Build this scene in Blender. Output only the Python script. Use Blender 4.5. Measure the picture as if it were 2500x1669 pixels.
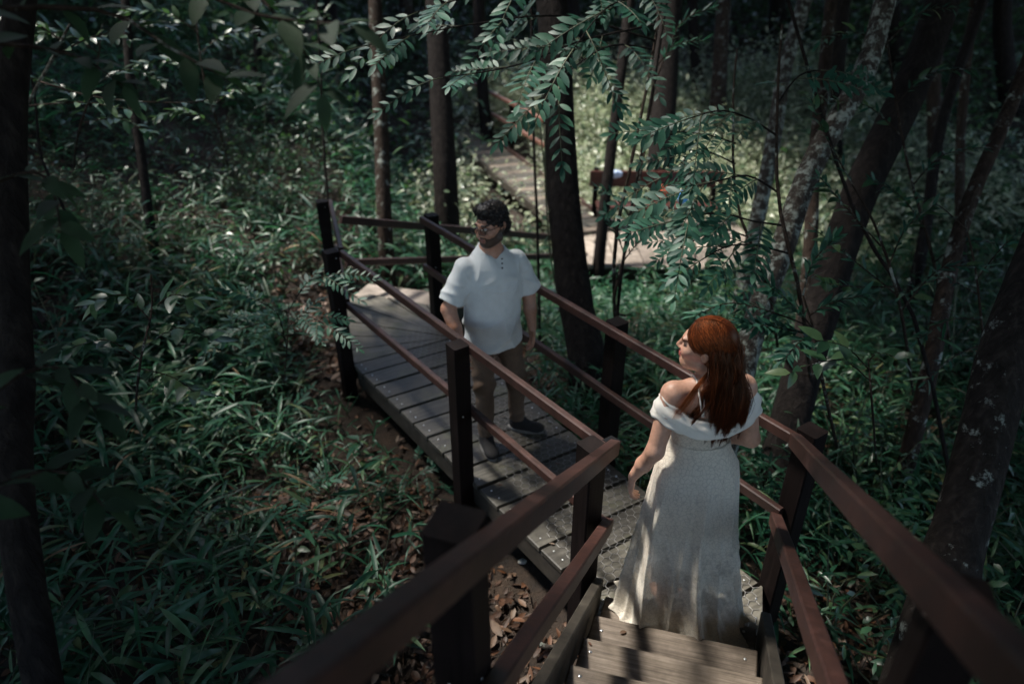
import bpy, math, random
import numpy as np
from mathutils import Vector, Matrix, Quaternion
R = math.radians
rng = np.random.default_rng(7)
random.seed(7)
for o in list(bpy.data.objects):
    bpy.data.objects.remove(o)
S = bpy.context.scene
C = S.collection

# ------------------------------------------------------------------ camera, sky, sun, exposure
CAM_Z = 3.09
cd = bpy.data.cameras.new('camera')
cam = bpy.data.objects.new('camera', cd); C.objects.link(cam); S.camera = cam
cam.location = (0, 0, CAM_Z); cam.rotation_euler = (R(61), 0, 0)
cd.lens = 24; cd.sensor_width = 36; cd.clip_start = .02; cd.clip_end = 400
cd.dof.use_dof = True; cd.dof.focus_distance = 3.05; cd.dof.aperture_fstop = 1.25
SUN_DIR = Vector((-.46, .26, .85)).normalized()         # towards the sun
w = bpy.data.worlds.new('World'); S.world = w; w.use_nodes = True
nt = w.node_tree; bg = nt.nodes['Background']
sky = nt.nodes.new('ShaderNodeTexSky'); sky.sky_type = 'NISHITA'; sky.sun_disc = False
sky.sun_elevation = math.asin(SUN_DIR.z); sky.sun_rotation = math.atan2(SUN_DIR.x, SUN_DIR.y)
nt.links.new(sky.outputs[0], bg.inputs[0]); bg.inputs[1].default_value = .15
sl = bpy.data.lights.new('sun', 'SUN'); sun = bpy.data.objects.new('sun', sl); C.objects.link(sun)
sl.energy = 3.4; sl.angle = R(7); sl.color = (1, .95, .86)
sun.rotation_euler = SUN_DIR.to_track_quat('Z', 'Y').to_euler(); sun.location = (-4, 6, 20)
S.view_settings.view_transform = 'Standard'; S.view_settings.look = 'None'
S.view_settings.exposure = 1.6; S.view_settings.gamma = 1; S.view_settings.use_curve_mapping = False
cy = S.cycles
cy.use_denoising = True; cy.max_bounces = 5; cy.diffuse_bounces = 3; cy.glossy_bounces = 2
cy.transmission_bounces = 3; cy.transparent_max_bounces = 6; cy.caustics_reflective = False; cy.caustics_refractive = False
cy.sample_clamp_indirect = 4

FPX = 2500 * 24 / 36
def ray(px, py):                                        # direction seen at a pixel of the 2500 px photograph
    a, b = (px - 1250) / FPX, (834.5 - py) / FPX
    s, c = math.sin(R(29)), math.cos(R(29))
    return Vector((a, c + b * s, -s + b * c))
def at_y(px, py, Y):
    d = ray(px, py); return Vector((0, 0, CAM_Z)) + d * (Y / d.y)
def at_d(px, py, D):
    return Vector((0, 0, CAM_Z)) + ray(px, py) * D
def at_z(px, py, z):
    d = ray(px, py); return Vector((0, 0, CAM_Z)) + d * ((z - CAM_Z) / d.z)

# ------------------------------------------------------------------ mesh helpers
def mesh(name, V, F, mats=(), smooth=False, mi=None, rnd=None, col=None, uv=None):
    me = bpy.data.meshes.new(name)
    V = np.asarray(V, np.float32).reshape(-1, 3)
    if isinstance(F, np.ndarray): F = [F]
    if F and isinstance(F[0], np.ndarray) and F[0].ndim == 2:
        tot = np.concatenate([np.full(len(f), f.shape[1], np.int32) for f in F])
        idx = np.concatenate([f.ravel() for f in F]).astype(np.int32)
        me.vertices.add(len(V)); me.vertices.foreach_set('co', V.ravel())
        me.loops.add(len(idx)); me.loops.foreach_set('vertex_index', idx)
        st = np.zeros(len(tot), np.int32); st[1:] = np.cumsum(tot)[:-1]
        me.polygons.add(len(tot)); me.polygons.foreach_set('loop_start', st)
        me.update(calc_edges=True)
    else:
        me.from_pydata([tuple(v) for v in V], [], [tuple(int(i) for i in f) for f in F]); me.update()
    for m in (mats if isinstance(mats, (list, tuple)) else [mats]):
        me.materials.append(m)
    if mi is not None: me.polygons.foreach_set('material_index', np.asarray(mi, np.int32))
    if smooth: me.polygons.foreach_set('use_smooth', np.ones(len(me.polygons), bool))
    if rnd is not None:
        a = me.attributes.new('rnd', 'FLOAT', 'POINT'); a.data.foreach_set('value', np.asarray(rnd, np.float32))
    if col is not None:
        a = me.attributes.new('Col', 'FLOAT_COLOR', 'POINT'); c4 = np.ones((len(V), 4), np.float32); c4[:, :3] = col
        a.data.foreach_set('color', c4.ravel())
    if uv is not None:
        a = me.attributes.new('flow', 'FLOAT_VECTOR', 'POINT'); a.data.foreach_set('vector', np.asarray(uv, np.float32).ravel())
    return me
def obj(name, me, parent=None, loc=None):
    o = bpy.data.objects.new(name, me); C.objects.link(o)
    if parent is not None: o.parent = parent
    if loc is not None: o.location = loc
    return o
def tag(o, label=None, cat=None, group=None, kind=None):
    if label: o['label'] = label
    if cat: o['category'] = cat
    if group: o['group'] = group
    if kind: o['kind'] = kind
    return o
def thing(name, label, cat, loc=(0, 0, 0), rz=0, group=None):
    o = bpy.data.objects.new(name, None); C.objects.link(o); o.location = loc; o.rotation_euler = (0, 0, rz)
    o.empty_display_size = .1
    return tag(o, label, cat, group)
class MB:
    def __init__(s): s.V, s.F, s.n = [], [], 0
    def add(s, V, F):
        s.V += [tuple(v) for v in V]; s.F += [tuple(i + s.n for i in f) for f in F]; s.n += len(V)
    def mesh(s, name, mat, smooth=False): return mesh(name, s.V, s.F, mat, smooth)
def beam_vf(a, b, wd, ht, ch=.006, up=Vector((0, 0, 1)), seg=1, wob=0):
    """chamfered timber from a to b; a,b on the axis"""
    a, b = Vector(a), Vector(b); d = (b - a).normalized(); x = d.cross(up).normalized(); z = x.cross(d)
    hw, hh = wd / 2, ht / 2
    prof = [(-hw + ch, -hh), (hw - ch, -hh), (hw, -hh + ch), (hw, hh - ch), (hw - ch, hh), (-hw + ch, hh), (-hw, hh - ch), (-hw, -hh + ch)]
    V, F = [], []
    for i in range(seg + 1):
        c = a + (b - a) * (i / seg)
        ox, oz = (random.uniform(-wob, wob), random.uniform(-wob, wob)) if 0 < i < seg else (0, 0)
        V += [c + x * (p + ox) + z * (q + oz) for p, q in prof]
    for i in range(seg):
        for k in range(8):
            k2 = (k + 1) % 8; F.append((i * 8 + k, i * 8 + k2, i * 8 + 8 + k2, i * 8 + 8 + k))
    F.append(tuple(range(7, -1, -1))); F.append(tuple(seg * 8 + k for k in range(8)))
    return V, F
def beam(name, a, b, wd, ht, mat, parent, **k):
    V, F = beam_vf(a, b, wd, ht, **k); return obj(name, mesh(name, V, F, mat), parent)
def tube_vf(path, rad, n=6, cap=True):
    P = np.asarray(path, float); m = len(P); rad = np.broadcast_to(rad, (m,))
    T = np.gradient(P, axis=0); T /= np.linalg.norm(T, axis=1)[:, None] + 1e-9
    ref = np.array([0, 0, 1.]) if abs(T[0, 2]) < .9 else np.array([1., 0, 0])
    V = []
    nrm = np.cross(T[0], ref); nrm /= np.linalg.norm(nrm)
    for i in range(m):
        nrm = nrm - T[i] * (nrm @ T[i]); nrm /= np.linalg.norm(nrm) + 1e-9; bn = np.cross(T[i], nrm)
        for k in range(n):
            a = 2 * math.pi * k / n; V.append(P[i] + rad[i] * (nrm * math.cos(a) + bn * math.sin(a)))
    F = [(i * n + k, i * n + (k + 1) % n, i * n + n + (k + 1) % n, i * n + n + k) for i in range(m - 1) for k in range(n)]
    if cap: F += [tuple(range(n - 1, -1, -1)), tuple((m - 1) * n + k for k in range(n))]
    return V, F
def smooth_path(pts, n):
    P = np.asarray([tuple(p) for p in pts], float); m = len(P)
    if m == 2: return P[0] + (P[1] - P[0]) * np.linspace(0, 1, n)[:, None]
    t = np.linspace(0, m - 1, n); out = []
    for u in t:
        i = min(int(u), m - 2); f = u - i
        p0, p1, p2, p3 = P[max(i - 1, 0)], P[i], P[i + 1], P[min(i + 2, m - 1)]
        out.append(.5 * ((2 * p1) + (-p0 + p2) * f + (2 * p0 - 5 * p1 + 4 * p2 - p3) * f * f + (-p0 + 3 * p1 - 3 * p2 + p3) * f ** 3))
    return np.array(out)
def poly_slab(poly, z0, z1):
    """extruded polygon with a small chamfer on top"""
    n = len(poly); c = np.mean(poly, axis=0); P = np.asarray(poly, float)
    ins = P + (c - P) / (np.linalg.norm(c - P, axis=1)[:, None] + 1e-6) * .006
    V = [(p[0], p[1], z0) for p in P] + [(p[0], p[1], z1 - .004) for p in P] + [(p[0], p[1], z1) for p in ins]
    F = [tuple(range(n - 1, -1, -1)), tuple(2 * n + k for k in range(n))]
    for k in range(n):
        j = (k + 1) % n
        F += [(k, j, n + j, n + k), (n + k, n + j, 2 * n + j, 2 * n + k)]
    return V, F
def clip(poly, p, nrm):
    """keep the side of the line through p where dot(q-p,nrm)>=0"""
    out = []
    for i in range(len(poly)):
        a, b = np.array(poly[i]), np.array(poly[(i + 1) % len(poly)])
        da, db = (a - p) @ nrm, (b - p) @ nrm
        if da >= 0: out.append(a)
        if (da >= 0) != (db >= 0): out.append(a + (b - a) * (da / (da - db)))
    return out
def area(poly):
    return 0 if len(poly) < 3 else .5 * sum(poly[i][0] * poly[(i + 1) % len(poly)][1] - poly[(i + 1) % len(poly)][0] * poly[i][1] for i in range(len(poly)))

def unit(a): return a / (np.linalg.norm(a, axis=-1, keepdims=True) + 1e-9)
def leaves(base, dr, nm, L, Wd, bend, s=3, fold=.25, peak=.4):
    """n leaf blades as real faces: lanceolate, folded on the midrib, drooping. returns V,[quads,tris],per-vertex leaf id"""
    base = np.atleast_2d(base).astype(float); n = len(base)
    dr = unit(np.broadcast_to(dr, (n, 3)).astype(float)); nm = np.broadcast_to(nm, (n, 3)).astype(float)
    sd = unit(np.cross(dr, nm)); nm = np.cross(sd, dr)
    L = np.broadcast_to(L, (n,))[:, None]; Wd = np.broadcast_to(Wd, (n,))[:, None]; bend = np.broadcast_to(bend, (n,))[:, None]
    rows = []
    def cen(t): return base + dr * L * t + np.array([0, 0, -1.]) * bend * L * t * t
    rows.append(cen(0)[:, None])
    for i in range(1, s):
        t = i / s; wv = Wd * .5 * (math.sin(math.pi * t ** (math.log(.5) / math.log(peak))) ** .8)
        c = cen(t); rows.append(np.stack([c - sd * wv + nm * wv * fold, c, c + sd * wv + nm * wv * fold], 1))
    rows.append(cen(1)[:, None])
    V = np.concatenate(rows, 1); k = V.shape[1]
    off = (np.arange(n) * k)[:, None, None]
    tr = [(0, 2, 1), (0, 3, 2), (k - 1, k - 4, k - 3), (k - 1, k - 3, k - 2)]
    q = []
    for i in range(s - 2):
        a = 1 + 3 * i; q += [(a, a + 1, a + 4, a + 3), (a + 1, a + 2, a + 5, a + 4)]
    T = (np.array(tr)[None] + off).reshape(-1, 3)
    out = [T]
    if q: out = [(np.array(q)[None] + off).reshape(-1, 4), T]
    return V.reshape(-1, 3), out, np.repeat(np.arange(n), k)
def merge(parts):
    """parts: list of (V,[faces arrays],rnd) -> one"""
    V, Q, T, Rn, n = [], [], [], [], 0
    for v, fs, r in parts:
        for f in fs:
            (Q if f.shape[1] == 4 else T).append(f + n)
        V.append(v); Rn.append(np.broadcast_to(r, (len(v),))); n += len(v)
    F = []
    if Q: F.append(np.concatenate(Q))
    if T: F.append(np.concatenate(T))
    return np.concatenate(V), F, np.concatenate(Rn)
def tubes_many(P, rad, n=3):
    """P (m,k,3) paths, rad (m,k)"""
    m, k, _ = P.shape
    T = np.gradient(P, axis=1); T = unit(T)
    ref = np.where(np.abs(T[:, :1, 2:3]) < .9, np.array([0, 0, 1.]), np.array([1., 0, 0]))
    x = unit(np.cross(T, ref)); y = np.cross(T, x)
    a = 2 * np.pi * np.arange(n) / n
    V = P[:, :, None] + rad[:, :, None, None] * (x[:, :, None] * np.cos(a)[None, None, :, None] + y[:, :, None] * np.sin(a)[None, None, :, None])
    F = []
    for i in range(k - 1):
        for j in range(n):
            F.append((i * n + j, i * n + (j + 1) % n, i * n + n + (j + 1) % n, i * n + n + j))
    F = (np.array(F)[None] + (np.arange(m) * k * n)[:, None, None]).reshape(-1, 4)
    return V.reshape(-1, 3), [F]

# ------------------------------------------------------------------ materials
def mat(name):
    m = bpy.data.materials.new(name); m.use_nodes = True
    return m, m.node_tree.nodes, m.node_tree.links, m.node_tree.nodes['Principled BSDF']
def ramp(N, stops):
    r = N.new('ShaderNodeValToRGB'); e = r.color_ramp.elements
    while len(e) < len(stops): e.new(.5)
    for i, (p, c) in enumerate(stops): e[i].position = p; e[i].color = (*c, 1)
    return r
def noise(N, L, scale, detail=4, vec=None, rough=.55, dist=0):
    n = N.new('ShaderNodeTexNoise'); n.inputs['Scale'].default_value = scale; n.inputs['Detail'].default_value = detail
    n.inputs['Roughness'].default_value = rough; n.inputs['Distortion'].default_value = dist
    if vec is not None: L.new(vec, n.inputs['Vector'])
    return n
def coords(N, L, scale=(1, 1, 1), out='Object', obj_rand=False):
    t = N.new('ShaderNodeTexCoord'); m = N.new('ShaderNodeMapping'); m.inputs['Scale'].default_value = scale
    L.new(t.outputs[out], m.inputs['Vector'])
    if obj_rand:
        oi = N.new('ShaderNodeObjectInfo'); mu = N.new('ShaderNodeMath'); mu.operation = 'MULTIPLY'; mu.inputs[1].default_value = 37.
        L.new(oi.outputs['Random'], mu.inputs[0]); L.new(mu.outputs[0], m.inputs['Location'])
    return m.outputs[0]
def bump(N, L, b, h, strength, dist=.01):
    n = N.new('ShaderNodeBump'); n.inputs['Strength'].default_value = strength; n.inputs['Distance'].default_value = dist
    L.new(h, n.inputs['Height']); L.new(n.outputs[0], b.inputs['Normal'])
def leaf_mat(name, stops, rough=.42, trans=.22, tcol=(.10, .22, .06), spec=.5):
    m, N, L, b = mat(name)
    at = N.new('ShaderNodeAttribute'); at.attribute_name = 'rnd'
    oi = N.new('ShaderNodeObjectInfo')
    ad = N.new('ShaderNodeMath'); ad.operation = 'ADD'; fr = N.new('ShaderNodeMath'); fr.operation = 'FRACT'
    L.new(at.outputs['Fac'], ad.inputs[0]); L.new(oi.outputs['Random'], ad.inputs[1]); L.new(ad.outputs[0], fr.inputs[0])
    rp = ramp(N, stops); L.new(fr.outputs[0], rp.inputs[0])
    geo = N.new('ShaderNodeNewGeometry')
    nz = noise(N, L, 22, 3, geo.outputs['Position'])
    mx = N.new('ShaderNodeMixRGB'); mx.blend_type = 'MULTIPLY'; mx.inputs[0].default_value = .55
    r2 = ramp(N, [(.3, (.45, .45, .45)), (.7, (1.15, 1.15, 1.1))]); L.new(nz.outputs[0], r2.inputs[0])
    L.new(rp.outputs[0], mx.inputs[1]); L.new(r2.outputs[0], mx.inputs[2])
    L.new(mx.outputs[0], b.inputs['Base Color']); b.inputs['Roughness'].default_value = rough
    b.inputs['Specular IOR Level'].default_value = spec
    out = N['Material Output']
    if trans > 0:
        tr = N.new('ShaderNodeBsdfTranslucent'); tr.inputs[0].default_value = (*tcol, 1)
        ms = N.new('ShaderNodeMixShader'); ms.inputs[0].default_value = trans
        L.new(b.outputs[0], ms.inputs[1]); L.new(tr.outputs[0], ms.inputs[2]); L.new(ms.outputs[0], out.inputs[0])
    return m
GREEN = [(0, (.009, .036, .022)), (.45, (.018, .075, .042)), (.8, (.036, .115, .060)), (.95, (.085, .150, .070)), (1, (.16, .15, .06))]
M_bamboo = leaf_mat('bamboo_leaf', GREEN, .42, .28, (.06, .24, .09), .32)
M_frond = leaf_mat('frond_leaf', [(0, (.016, .055, .042)), (.6, (.022, .085, .058)), (1, (.042, .12, .075))], .5, .15, (.04, .17, .08), .3)
M_broad = leaf_mat('broad_leaf', [(0, (.018, .055, .032)), (.6, (.04, .10, .05)), (1, (.10, .16, .07))], .36, .2)
M_sunlit_leaf = leaf_mat('pale_leaf', [(0, (.12, .19, .10)), (.3, (.30, .37, .23)), (1, (.58, .58, .45))], .3, .35, (.45, .52, .32))  # leaf colour raised to stand in for sunlight on the far shrubs
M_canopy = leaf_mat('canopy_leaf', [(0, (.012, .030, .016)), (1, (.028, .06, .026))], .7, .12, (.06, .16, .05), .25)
M_litter = leaf_mat('dead_leaf', [(0, (.026, .014, .009)), (.4, (.065, .030, .016)), (.7, (.12, .048, .020)), (.92, (.13, .08, .05)), (1, (.20, .15, .115))], .6, .08, (.2, .08, .03))
M_dry = leaf_mat('dry_blade', [(0, (.16, .10, .045)), (1, (.30, .20, .09))], .6, .15, (.3, .18, .08))

def m_stem():
    m, N, L, b = mat('plant_stem'); v = coords(N, L, (1, 1, 1), obj_rand=True)
    n = noise(N, L, 30, 3, v); r = ramp(N, [(.3, (.03, .04, .02)), (.7, (.07, .075, .035))]); L.new(n.outputs[0], r.inputs[0])
    L.new(r.outputs[0], b.inputs['Base Color']); b.inputs['Roughness'].default_value = .6; return m
M_stem = m_stem()
def m_bark(name, dark, mid, light, lichen=0., scale=1.):
    m, N, L, b = mat(name); v = coords(N, L, (scale, scale, scale * .22), obj_rand=True)
    v2 = coords(N, L, (scale, scale, scale), obj_rand=True)
    n = noise(N, L, 26, 6, v, .65, .4); r = ramp(N, [(.25, dark), (.52, mid), (.78, light)]); L.new(n.outputs[0], r.inputs[0])
    col = r.outputs[0]
    if lichen:
        n2 = noise(N, L, 9, 6, v2, .7); r2 = ramp(N, [(.62 - lichen * .16, (0, 0, 0)), (.70 - lichen * .12, (1, 1, 1))]); L.new(n2.outputs[0], r2.inputs[0])
        mx = N.new('ShaderNodeMixRGB'); mx.inputs[2].default_value = (.27, .30, .27, 1)
        L.new(r2.outputs[0], mx.inputs[0]); L.new(col, mx.inputs[1]); col = mx.outputs[0]
    L.new(col, b.inputs['Base Color']); b.inputs['Roughness'].default_value = .9; b.inputs['Specular IOR Level'].default_value = .1
    bump(N, L, b, n.outputs[0], .9, .03); return m
M_bark = m_bark('dark_bark', (.006, .005, .005), (.016, .013, .012), (.038, .031, .027))
M_bark2 = m_bark('brown_bark', (.012, .008, .007), (.034, .024, .019), (.075, .055, .042), .3)
M_grey = m_bark('grey_bark', (.008, .007, .006), (.022, .018, .016), (.055, .047, .04), .12)
M_lichen = m_bark('lichen_bark', (.018, .014, .012), (.05, .042, .036), (.11, .095, .08), .8, 1.6)

def m_wood(name, stops, rough=(.4, .65), grain=(3, 60, 60), bumpy=.35, stain=None, spec=.4):
    m, N, L, b = mat(name); v = coords(N, L, grain, 'Object', True)
    n = noise(N, L, 1.0, 6, v, .62, .25); r = ramp(N, stops); L.new(n.outputs[0], r.inputs[0])
    geo = N.new('ShaderNodeNewGeometry')
    n2 = noise(N, L, 5.5, 5, geo.outputs['Position'], .65); r2 = ramp(N, [(.32, (.42, .40, .38)), (.66, (1.2, 1.2, 1.2))]); L.new(n2.outputs[0], r2.inputs[0])
    mx = N.new('ShaderNodeMixRGB'); mx.blend_type = 'MULTIPLY'; mx.inputs[0].default_value = .8
    L.new(r.outputs[0], mx.inputs[1]); L.new(r2.outputs[0], mx.inputs[2]); col = mx.outputs[0]
    oi = N.new('ShaderNodeObjectInfo'); r3 = ramp(N, [(0, (.68, .66, .64)), (1, (1.2, 1.18, 1.12))]); L.new(oi.outputs['Random'], r3.inputs[0])
    m3 = N.new('ShaderNodeMixRGB'); m3.blend_type = 'MULTIPLY'; m3.inputs[0].default_value = 1
    L.new(col, m3.inputs[1]); L.new(r3.outputs[0], m3.inputs[2]); col = m3.outputs[0]
    if stain:
        n4 = noise(N, L, 3.3, 4, geo.outputs['Position'], .6); r4 = ramp(N, [(.55, (0, 0, 0)), (.72, (1, 1, 1))]); L.new(n4.outputs[0], r4.inputs[0])
        m4 = N.new('ShaderNodeMixRGB'); m4.inputs[2].default_value = (*stain, 1); L.new(r4.outputs[0], m4.inputs[0]); L.new(col, m4.inputs[1]); col = m4.outputs[0]
    L.new(col, b.inputs['Base Color'])
    rr = N.new('ShaderNodeMapRange'); rr.inputs[3].default_value = rough[0]; rr.inputs[4].default_value = rough[1]
    L.new(n2.outputs[0], rr.inputs[0]); L.new(rr.outputs[0], b.inputs['Roughness'])
    b.inputs['Specular IOR Level'].default_value = spec
    bump(N, L, b, n.outputs[0], bumpy, .004); return m
PLANK_ANG = R(31)
M_plank = m_wood('grey_plank', [(.25, (.034, .031, .026)), (.5, (.085, .080, .068)), (.8, (.175, .165, .145))], (.36, .66), (3, 40, 40), .6, (.085, .085, .05), .5)
M_rail = m_wood('stained_rail', [(.3, (.026, .011, .009)), (.6, (.048, .020, .016)), (.85, (.085, .042, .034))], (.42, .6), (30, 30, 30), .25, None, .45)
M_post = m_wood('dark_post', [(.3, (.006, .004, .004)), (.6, (.011, .007, .007)), (.85, (.022, .015, .014))], (.55, .75), (50, 50, 3), .4, None, .12)
M_beam = m_wood('weathered_beam', [(.3, (.025, .021, .017)), (.6, (.06, .052, .042)), (.85, (.11, .10, .08))], (.6, .8), (10, 10, 10), .4)
M_tread = m_wood('tread_wood', [(.25, (.09, .072, .058)), (.5, (.20, .165, .135)), (.8, (.33, .28, .24))], (.4, .65), (4, 90, 40), .4, None, .45)
M_sunlit_plank = m_wood('sunbleached_plank', [(.25, (.20, .17, .15)), (.5, (.31, .27, .24)), (.8, (.42, .37, .33))], (.5, .7), (3, 40, 40), .3)  # light tone puts the sun on the far boards into their colour
M_redwood = m_wood('red_board', [(.3, (.045, .012, .008)), (.6, (.075, .020, .013)), (.85, (.10, .035, .022))], (.4, .6), (3, 20, 20), .2)
def plain(name, col, rough=.5, metal=0, spec=.5):
    m, N, L, b = mat(name)
    geo = N.new('ShaderNodeNewGeometry'); n = noise(N, L, 40, 3, geo.outputs['Position'])
    r = ramp(N, [(.3, tuple(c * .8 for c in col)), (.7, tuple(min(1, c * 1.15) for c in col))]); L.new(n.outputs[0], r.inputs[0])
    L.new(r.outputs[0], b.inputs['Base Color'])
    b.inputs['Roughness'].default_value = rough; b.inputs['Metallic'].default_value = metal; b.inputs['Specular IOR Level'].default_value = spec
    return m
M_nail = plain('nail_metal', (.75, .76, .78), .3, .9)
M_wire = plain('galvanised_wire', (.27, .26, .25), .5, .4)
M_stone = plain('pale_stone', (.40, .39, .36), .8)
def m_ground():
    m, N, L, b = mat('forest_soil'); geo = N.new('ShaderNodeNewGeometry')
    n = noise(N, L, 6, 8, geo.outputs['Position'], .7); r = ramp(N, [(.3, (.012, .009, .007)), (.55, (.035, .022, .014)), (.8, (.075, .045, .028))]); L.new(n.outputs[0], r.inputs[0])
    n2 = noise(N, L, 45, 6, geo.outputs['Position'], .7)
    L.new(r.outputs[0], b.inputs['Base Color']); b.inputs['Roughness'].default_value = .95
    bump(N, L, b, n2.outputs[0], 1., .03); return m
M_ground = m_ground()

# ------------------------------------------------------------------ terrain
def sst(a, b, x):
    t = np.clip((x - a) / (b - a), 0, 1); return t * t * (3 - 2 * t)
def gz(x, y):
    x, y = np.asarray(x, float), np.asarray(y, float)
    g = .26 * (-x - 1.9) + .20 * (y - 6.5)
    xs_ = x + .36 * np.maximum(0, y - 9.)
    hill = np.log1p(np.exp(np.clip(g * 4, -30, 30))) / 4 * sst(-.5, -2.6, xs_)
    val = -.75 * sst(5.5, 9., y) * sst(-2.6, -.6, xs_)
    far = .20 * np.maximum(0, y - 15) + .10 * np.maximum(0, x - 5)
    back = .75 * np.maximum(0, .7 - y) * sst(4, 1.5, np.abs(x))
    rgt = -.25 * sst(1.5, 3., x) * sst(7, 3, y)
    rough = .05 * np.sin(x * 1.7 + y * .6) * np.sin(y * 1.3 - x * .4) + .025 * np.sin(x * 4.1 + 1) * np.sin(y * 3.7)
    return -.40 + np.minimum(hill, 6) + val + np.minimum(far, 12) + np.minimum(back, 1.8) + rgt + rough
def build_ground():
    xs = np.concatenate([np.linspace(-90, -14, 30)[:-1], np.linspace(-14, 14, 170), np.linspace(14, 90, 30)[1:]])
    ys = np.concatenate([np.linspace(-40, -3, 20)[:-1], np.linspace(-3, 22, 150), np.linspace(22, 120, 40)[1:]])
    X, Y = np.meshgrid(xs, ys, indexing='ij'); Z = gz(X, Y) + rng.normal(0, .006, X.shape)
    V = np.stack([X, Y, Z], -1).reshape(-1, 3); ny = len(ys)
    i, j = np.meshgrid(np.arange(len(xs) - 1), np.arange(ny - 1), indexing='ij'); a = (i * ny + j).ravel()
    F = np.stack([a, a + ny, a + ny + 1, a + 1], 1)
    tag(obj('ground', mesh('ground', V, F, M_ground, True)), 'brown forest floor sloping up to the left under the trees', 'ground', kind='structure')
build_ground()

# ------------------------------------------------------------------ boardwalk
HR = 1.066           # rail top above the deck
D0 = np.array([.46, 2.60]); A0 = np.array([-1.40, 5.17])          # left deck edge, stair end to the bend
F0 = np.array([1.425, 2.72]); B0 = np.array([-.80, 6.02])         # right deck edge
A1 = np.array([-1.80, 6.50])                                      # far corner of the bend
E0 = np.array([.47, 2.55]); E1 = np.array([1.30, 2.335])          # where the stair begins
nail_me = None
def nail(parent, p, r=.006):
    global nail_me
    if nail_me is None:
        V, F = tube_vf([(0, 0, -.006), (0, 0, .001), (0, 0, .0028)], [1, 1, .6], 8); V = [(v[0] * .006, v[1] * .006, v[2]) for v in V]
        nail_me = mesh('nail', V, F, M_nail, True)
    o = obj('nail', nail_me, parent, p); o.scale = (r / .006, r / .006, 1); return o
def plank_obj(poly, z0, z1, m, parent, ang, nails=()):
    c = np.mean(poly, axis=0); ca, sa = math.cos(-ang), math.sin(-ang)
    Q = [((p - c)[0] * ca - (p - c)[1] * sa, (p - c)[0] * sa + (p - c)[1] * ca) for p in poly]
    V, F = poly_slab(Q, z0 - z1, 0)
    o = obj('plank', mesh('plank', V, F, m), parent, (c[0], c[1], z1 + random.uniform(-.004, .002)))
    o.rotation_euler = (random.uniform(-.006, .006), random.uniform(-.004, .004), ang)
    for q in nails: nail(o, o.matrix_basis.inverted() @ Vector((q[0], q[1], z1 + .001)))
    return o
bw = thing('boardwalk', 'weathered grey plank boardwalk covered with hexagonal wire, where the man stands', 'boardwalk', (float(D0[0]), float(D0[1]), 0))
bw.location = (0, 0, 0)
def strips(poly, ang, wd, gap, start, end):
    u = np.array([math.cos(ang), math.sin(ang)]); n = np.array([-u[1], u[0]]); out = []
    s = start
    while s < end:
        wv = wd * random.uniform(.94, 1.04)
        q = clip(poly, n * s, n); q = clip(q, n * (s + wv), -n) if len(q) > 2 else []
        if len(q) > 2 and abs(area(q)) > .004: out.append((q, n, s, wv))
        s += wv + gap * random.uniform(.8, 1.3)
    return out
deck_poly = [E0, E1, F0, B0, A0, D0]
cut_u = np.array([math.cos(R(29)), math.sin(R(29))]); cut_n = np.array([-cut_u[1], cut_u[0]])
near_poly = clip(deck_poly, A0 + cut_n * .0, -cut_n)
un = np.array([math.cos(PLANK_ANG), math.sin(PLANK_ANG)]); nn = np.array([-un[1], un[0]])
for q, n, s, wv in strips(near_poly, PLANK_ANG, .200, .026, 1.19, float(A0 @ nn) + .05):
    nails = []
    for fr in (.28, .72):
        pl = [p for p in q]; lo = min(pl, key=lambda p: p @ un); 
        for side in (0, 1):
            ll = clip(clip(q, n * (s + wv * fr - .004), n), n * (s + wv * fr + .004), -n)
            if len(ll) > 2:
                ll = np.array(ll); k = ll @ un; nails.append(ll[np.argmin(k)] + un * .055 if side == 0 else ll[np.argmax(k)] - un * .055)
    plank_obj(q, -.035, 0, M_plank, bw, PLANK_ANG, nails)
# fan of wedge planks turning round the inner corner post
apex = A0 + un * .975
fan_poly = [np.array(p) for p in [A0, apex, B0 + [.02, .0], B0 + [.10, .30], A1 + [.28, .14], A1]]
t_hi0 = R(211); t_lo0 = math.atan2(*(B0 + [.12, .3] - apex)[::-1]) - .02; NF = 7
for k in range(NF):
    t_hi = t_hi0 - (t_hi0 - t_lo0) * k / NF - .010; t_lo = t_hi0 - (t_hi0 - t_lo0) * (k + 1) / NF + .006
    q = clip(clip(fan_poly, apex, np.array([-math.sin(t_lo), math.cos(t_lo)])), apex, np.array([math.sin(t_hi), -math.cos(t_hi)]))
    if len(q) > 2 and abs(area(q)) > .003: plank_obj(q if area(q) > 0 else q[::-1], -.035, -.001, M_plank, bw, (t_lo + t_hi) / 2 + math.pi)
def v3(p, z): return Vector((float(p[0]), float(p[1]), z))
for nm, a, b in (('edge_beam', D0, A0), ('edge_beam', F0, B0), ('edge_beam', A0, A1)):
    d = (b - a) / np.linalg.norm(b - a); s = np.array([d[1], -d[0]]) * (.03 if a is not F0 else -.03)
    beam(nm, v3(a + s + d * .06, -.115), v3(b + s - d * .06, -.115), .05, .15, M_beam, bw, seg=3, wob=.002)
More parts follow.
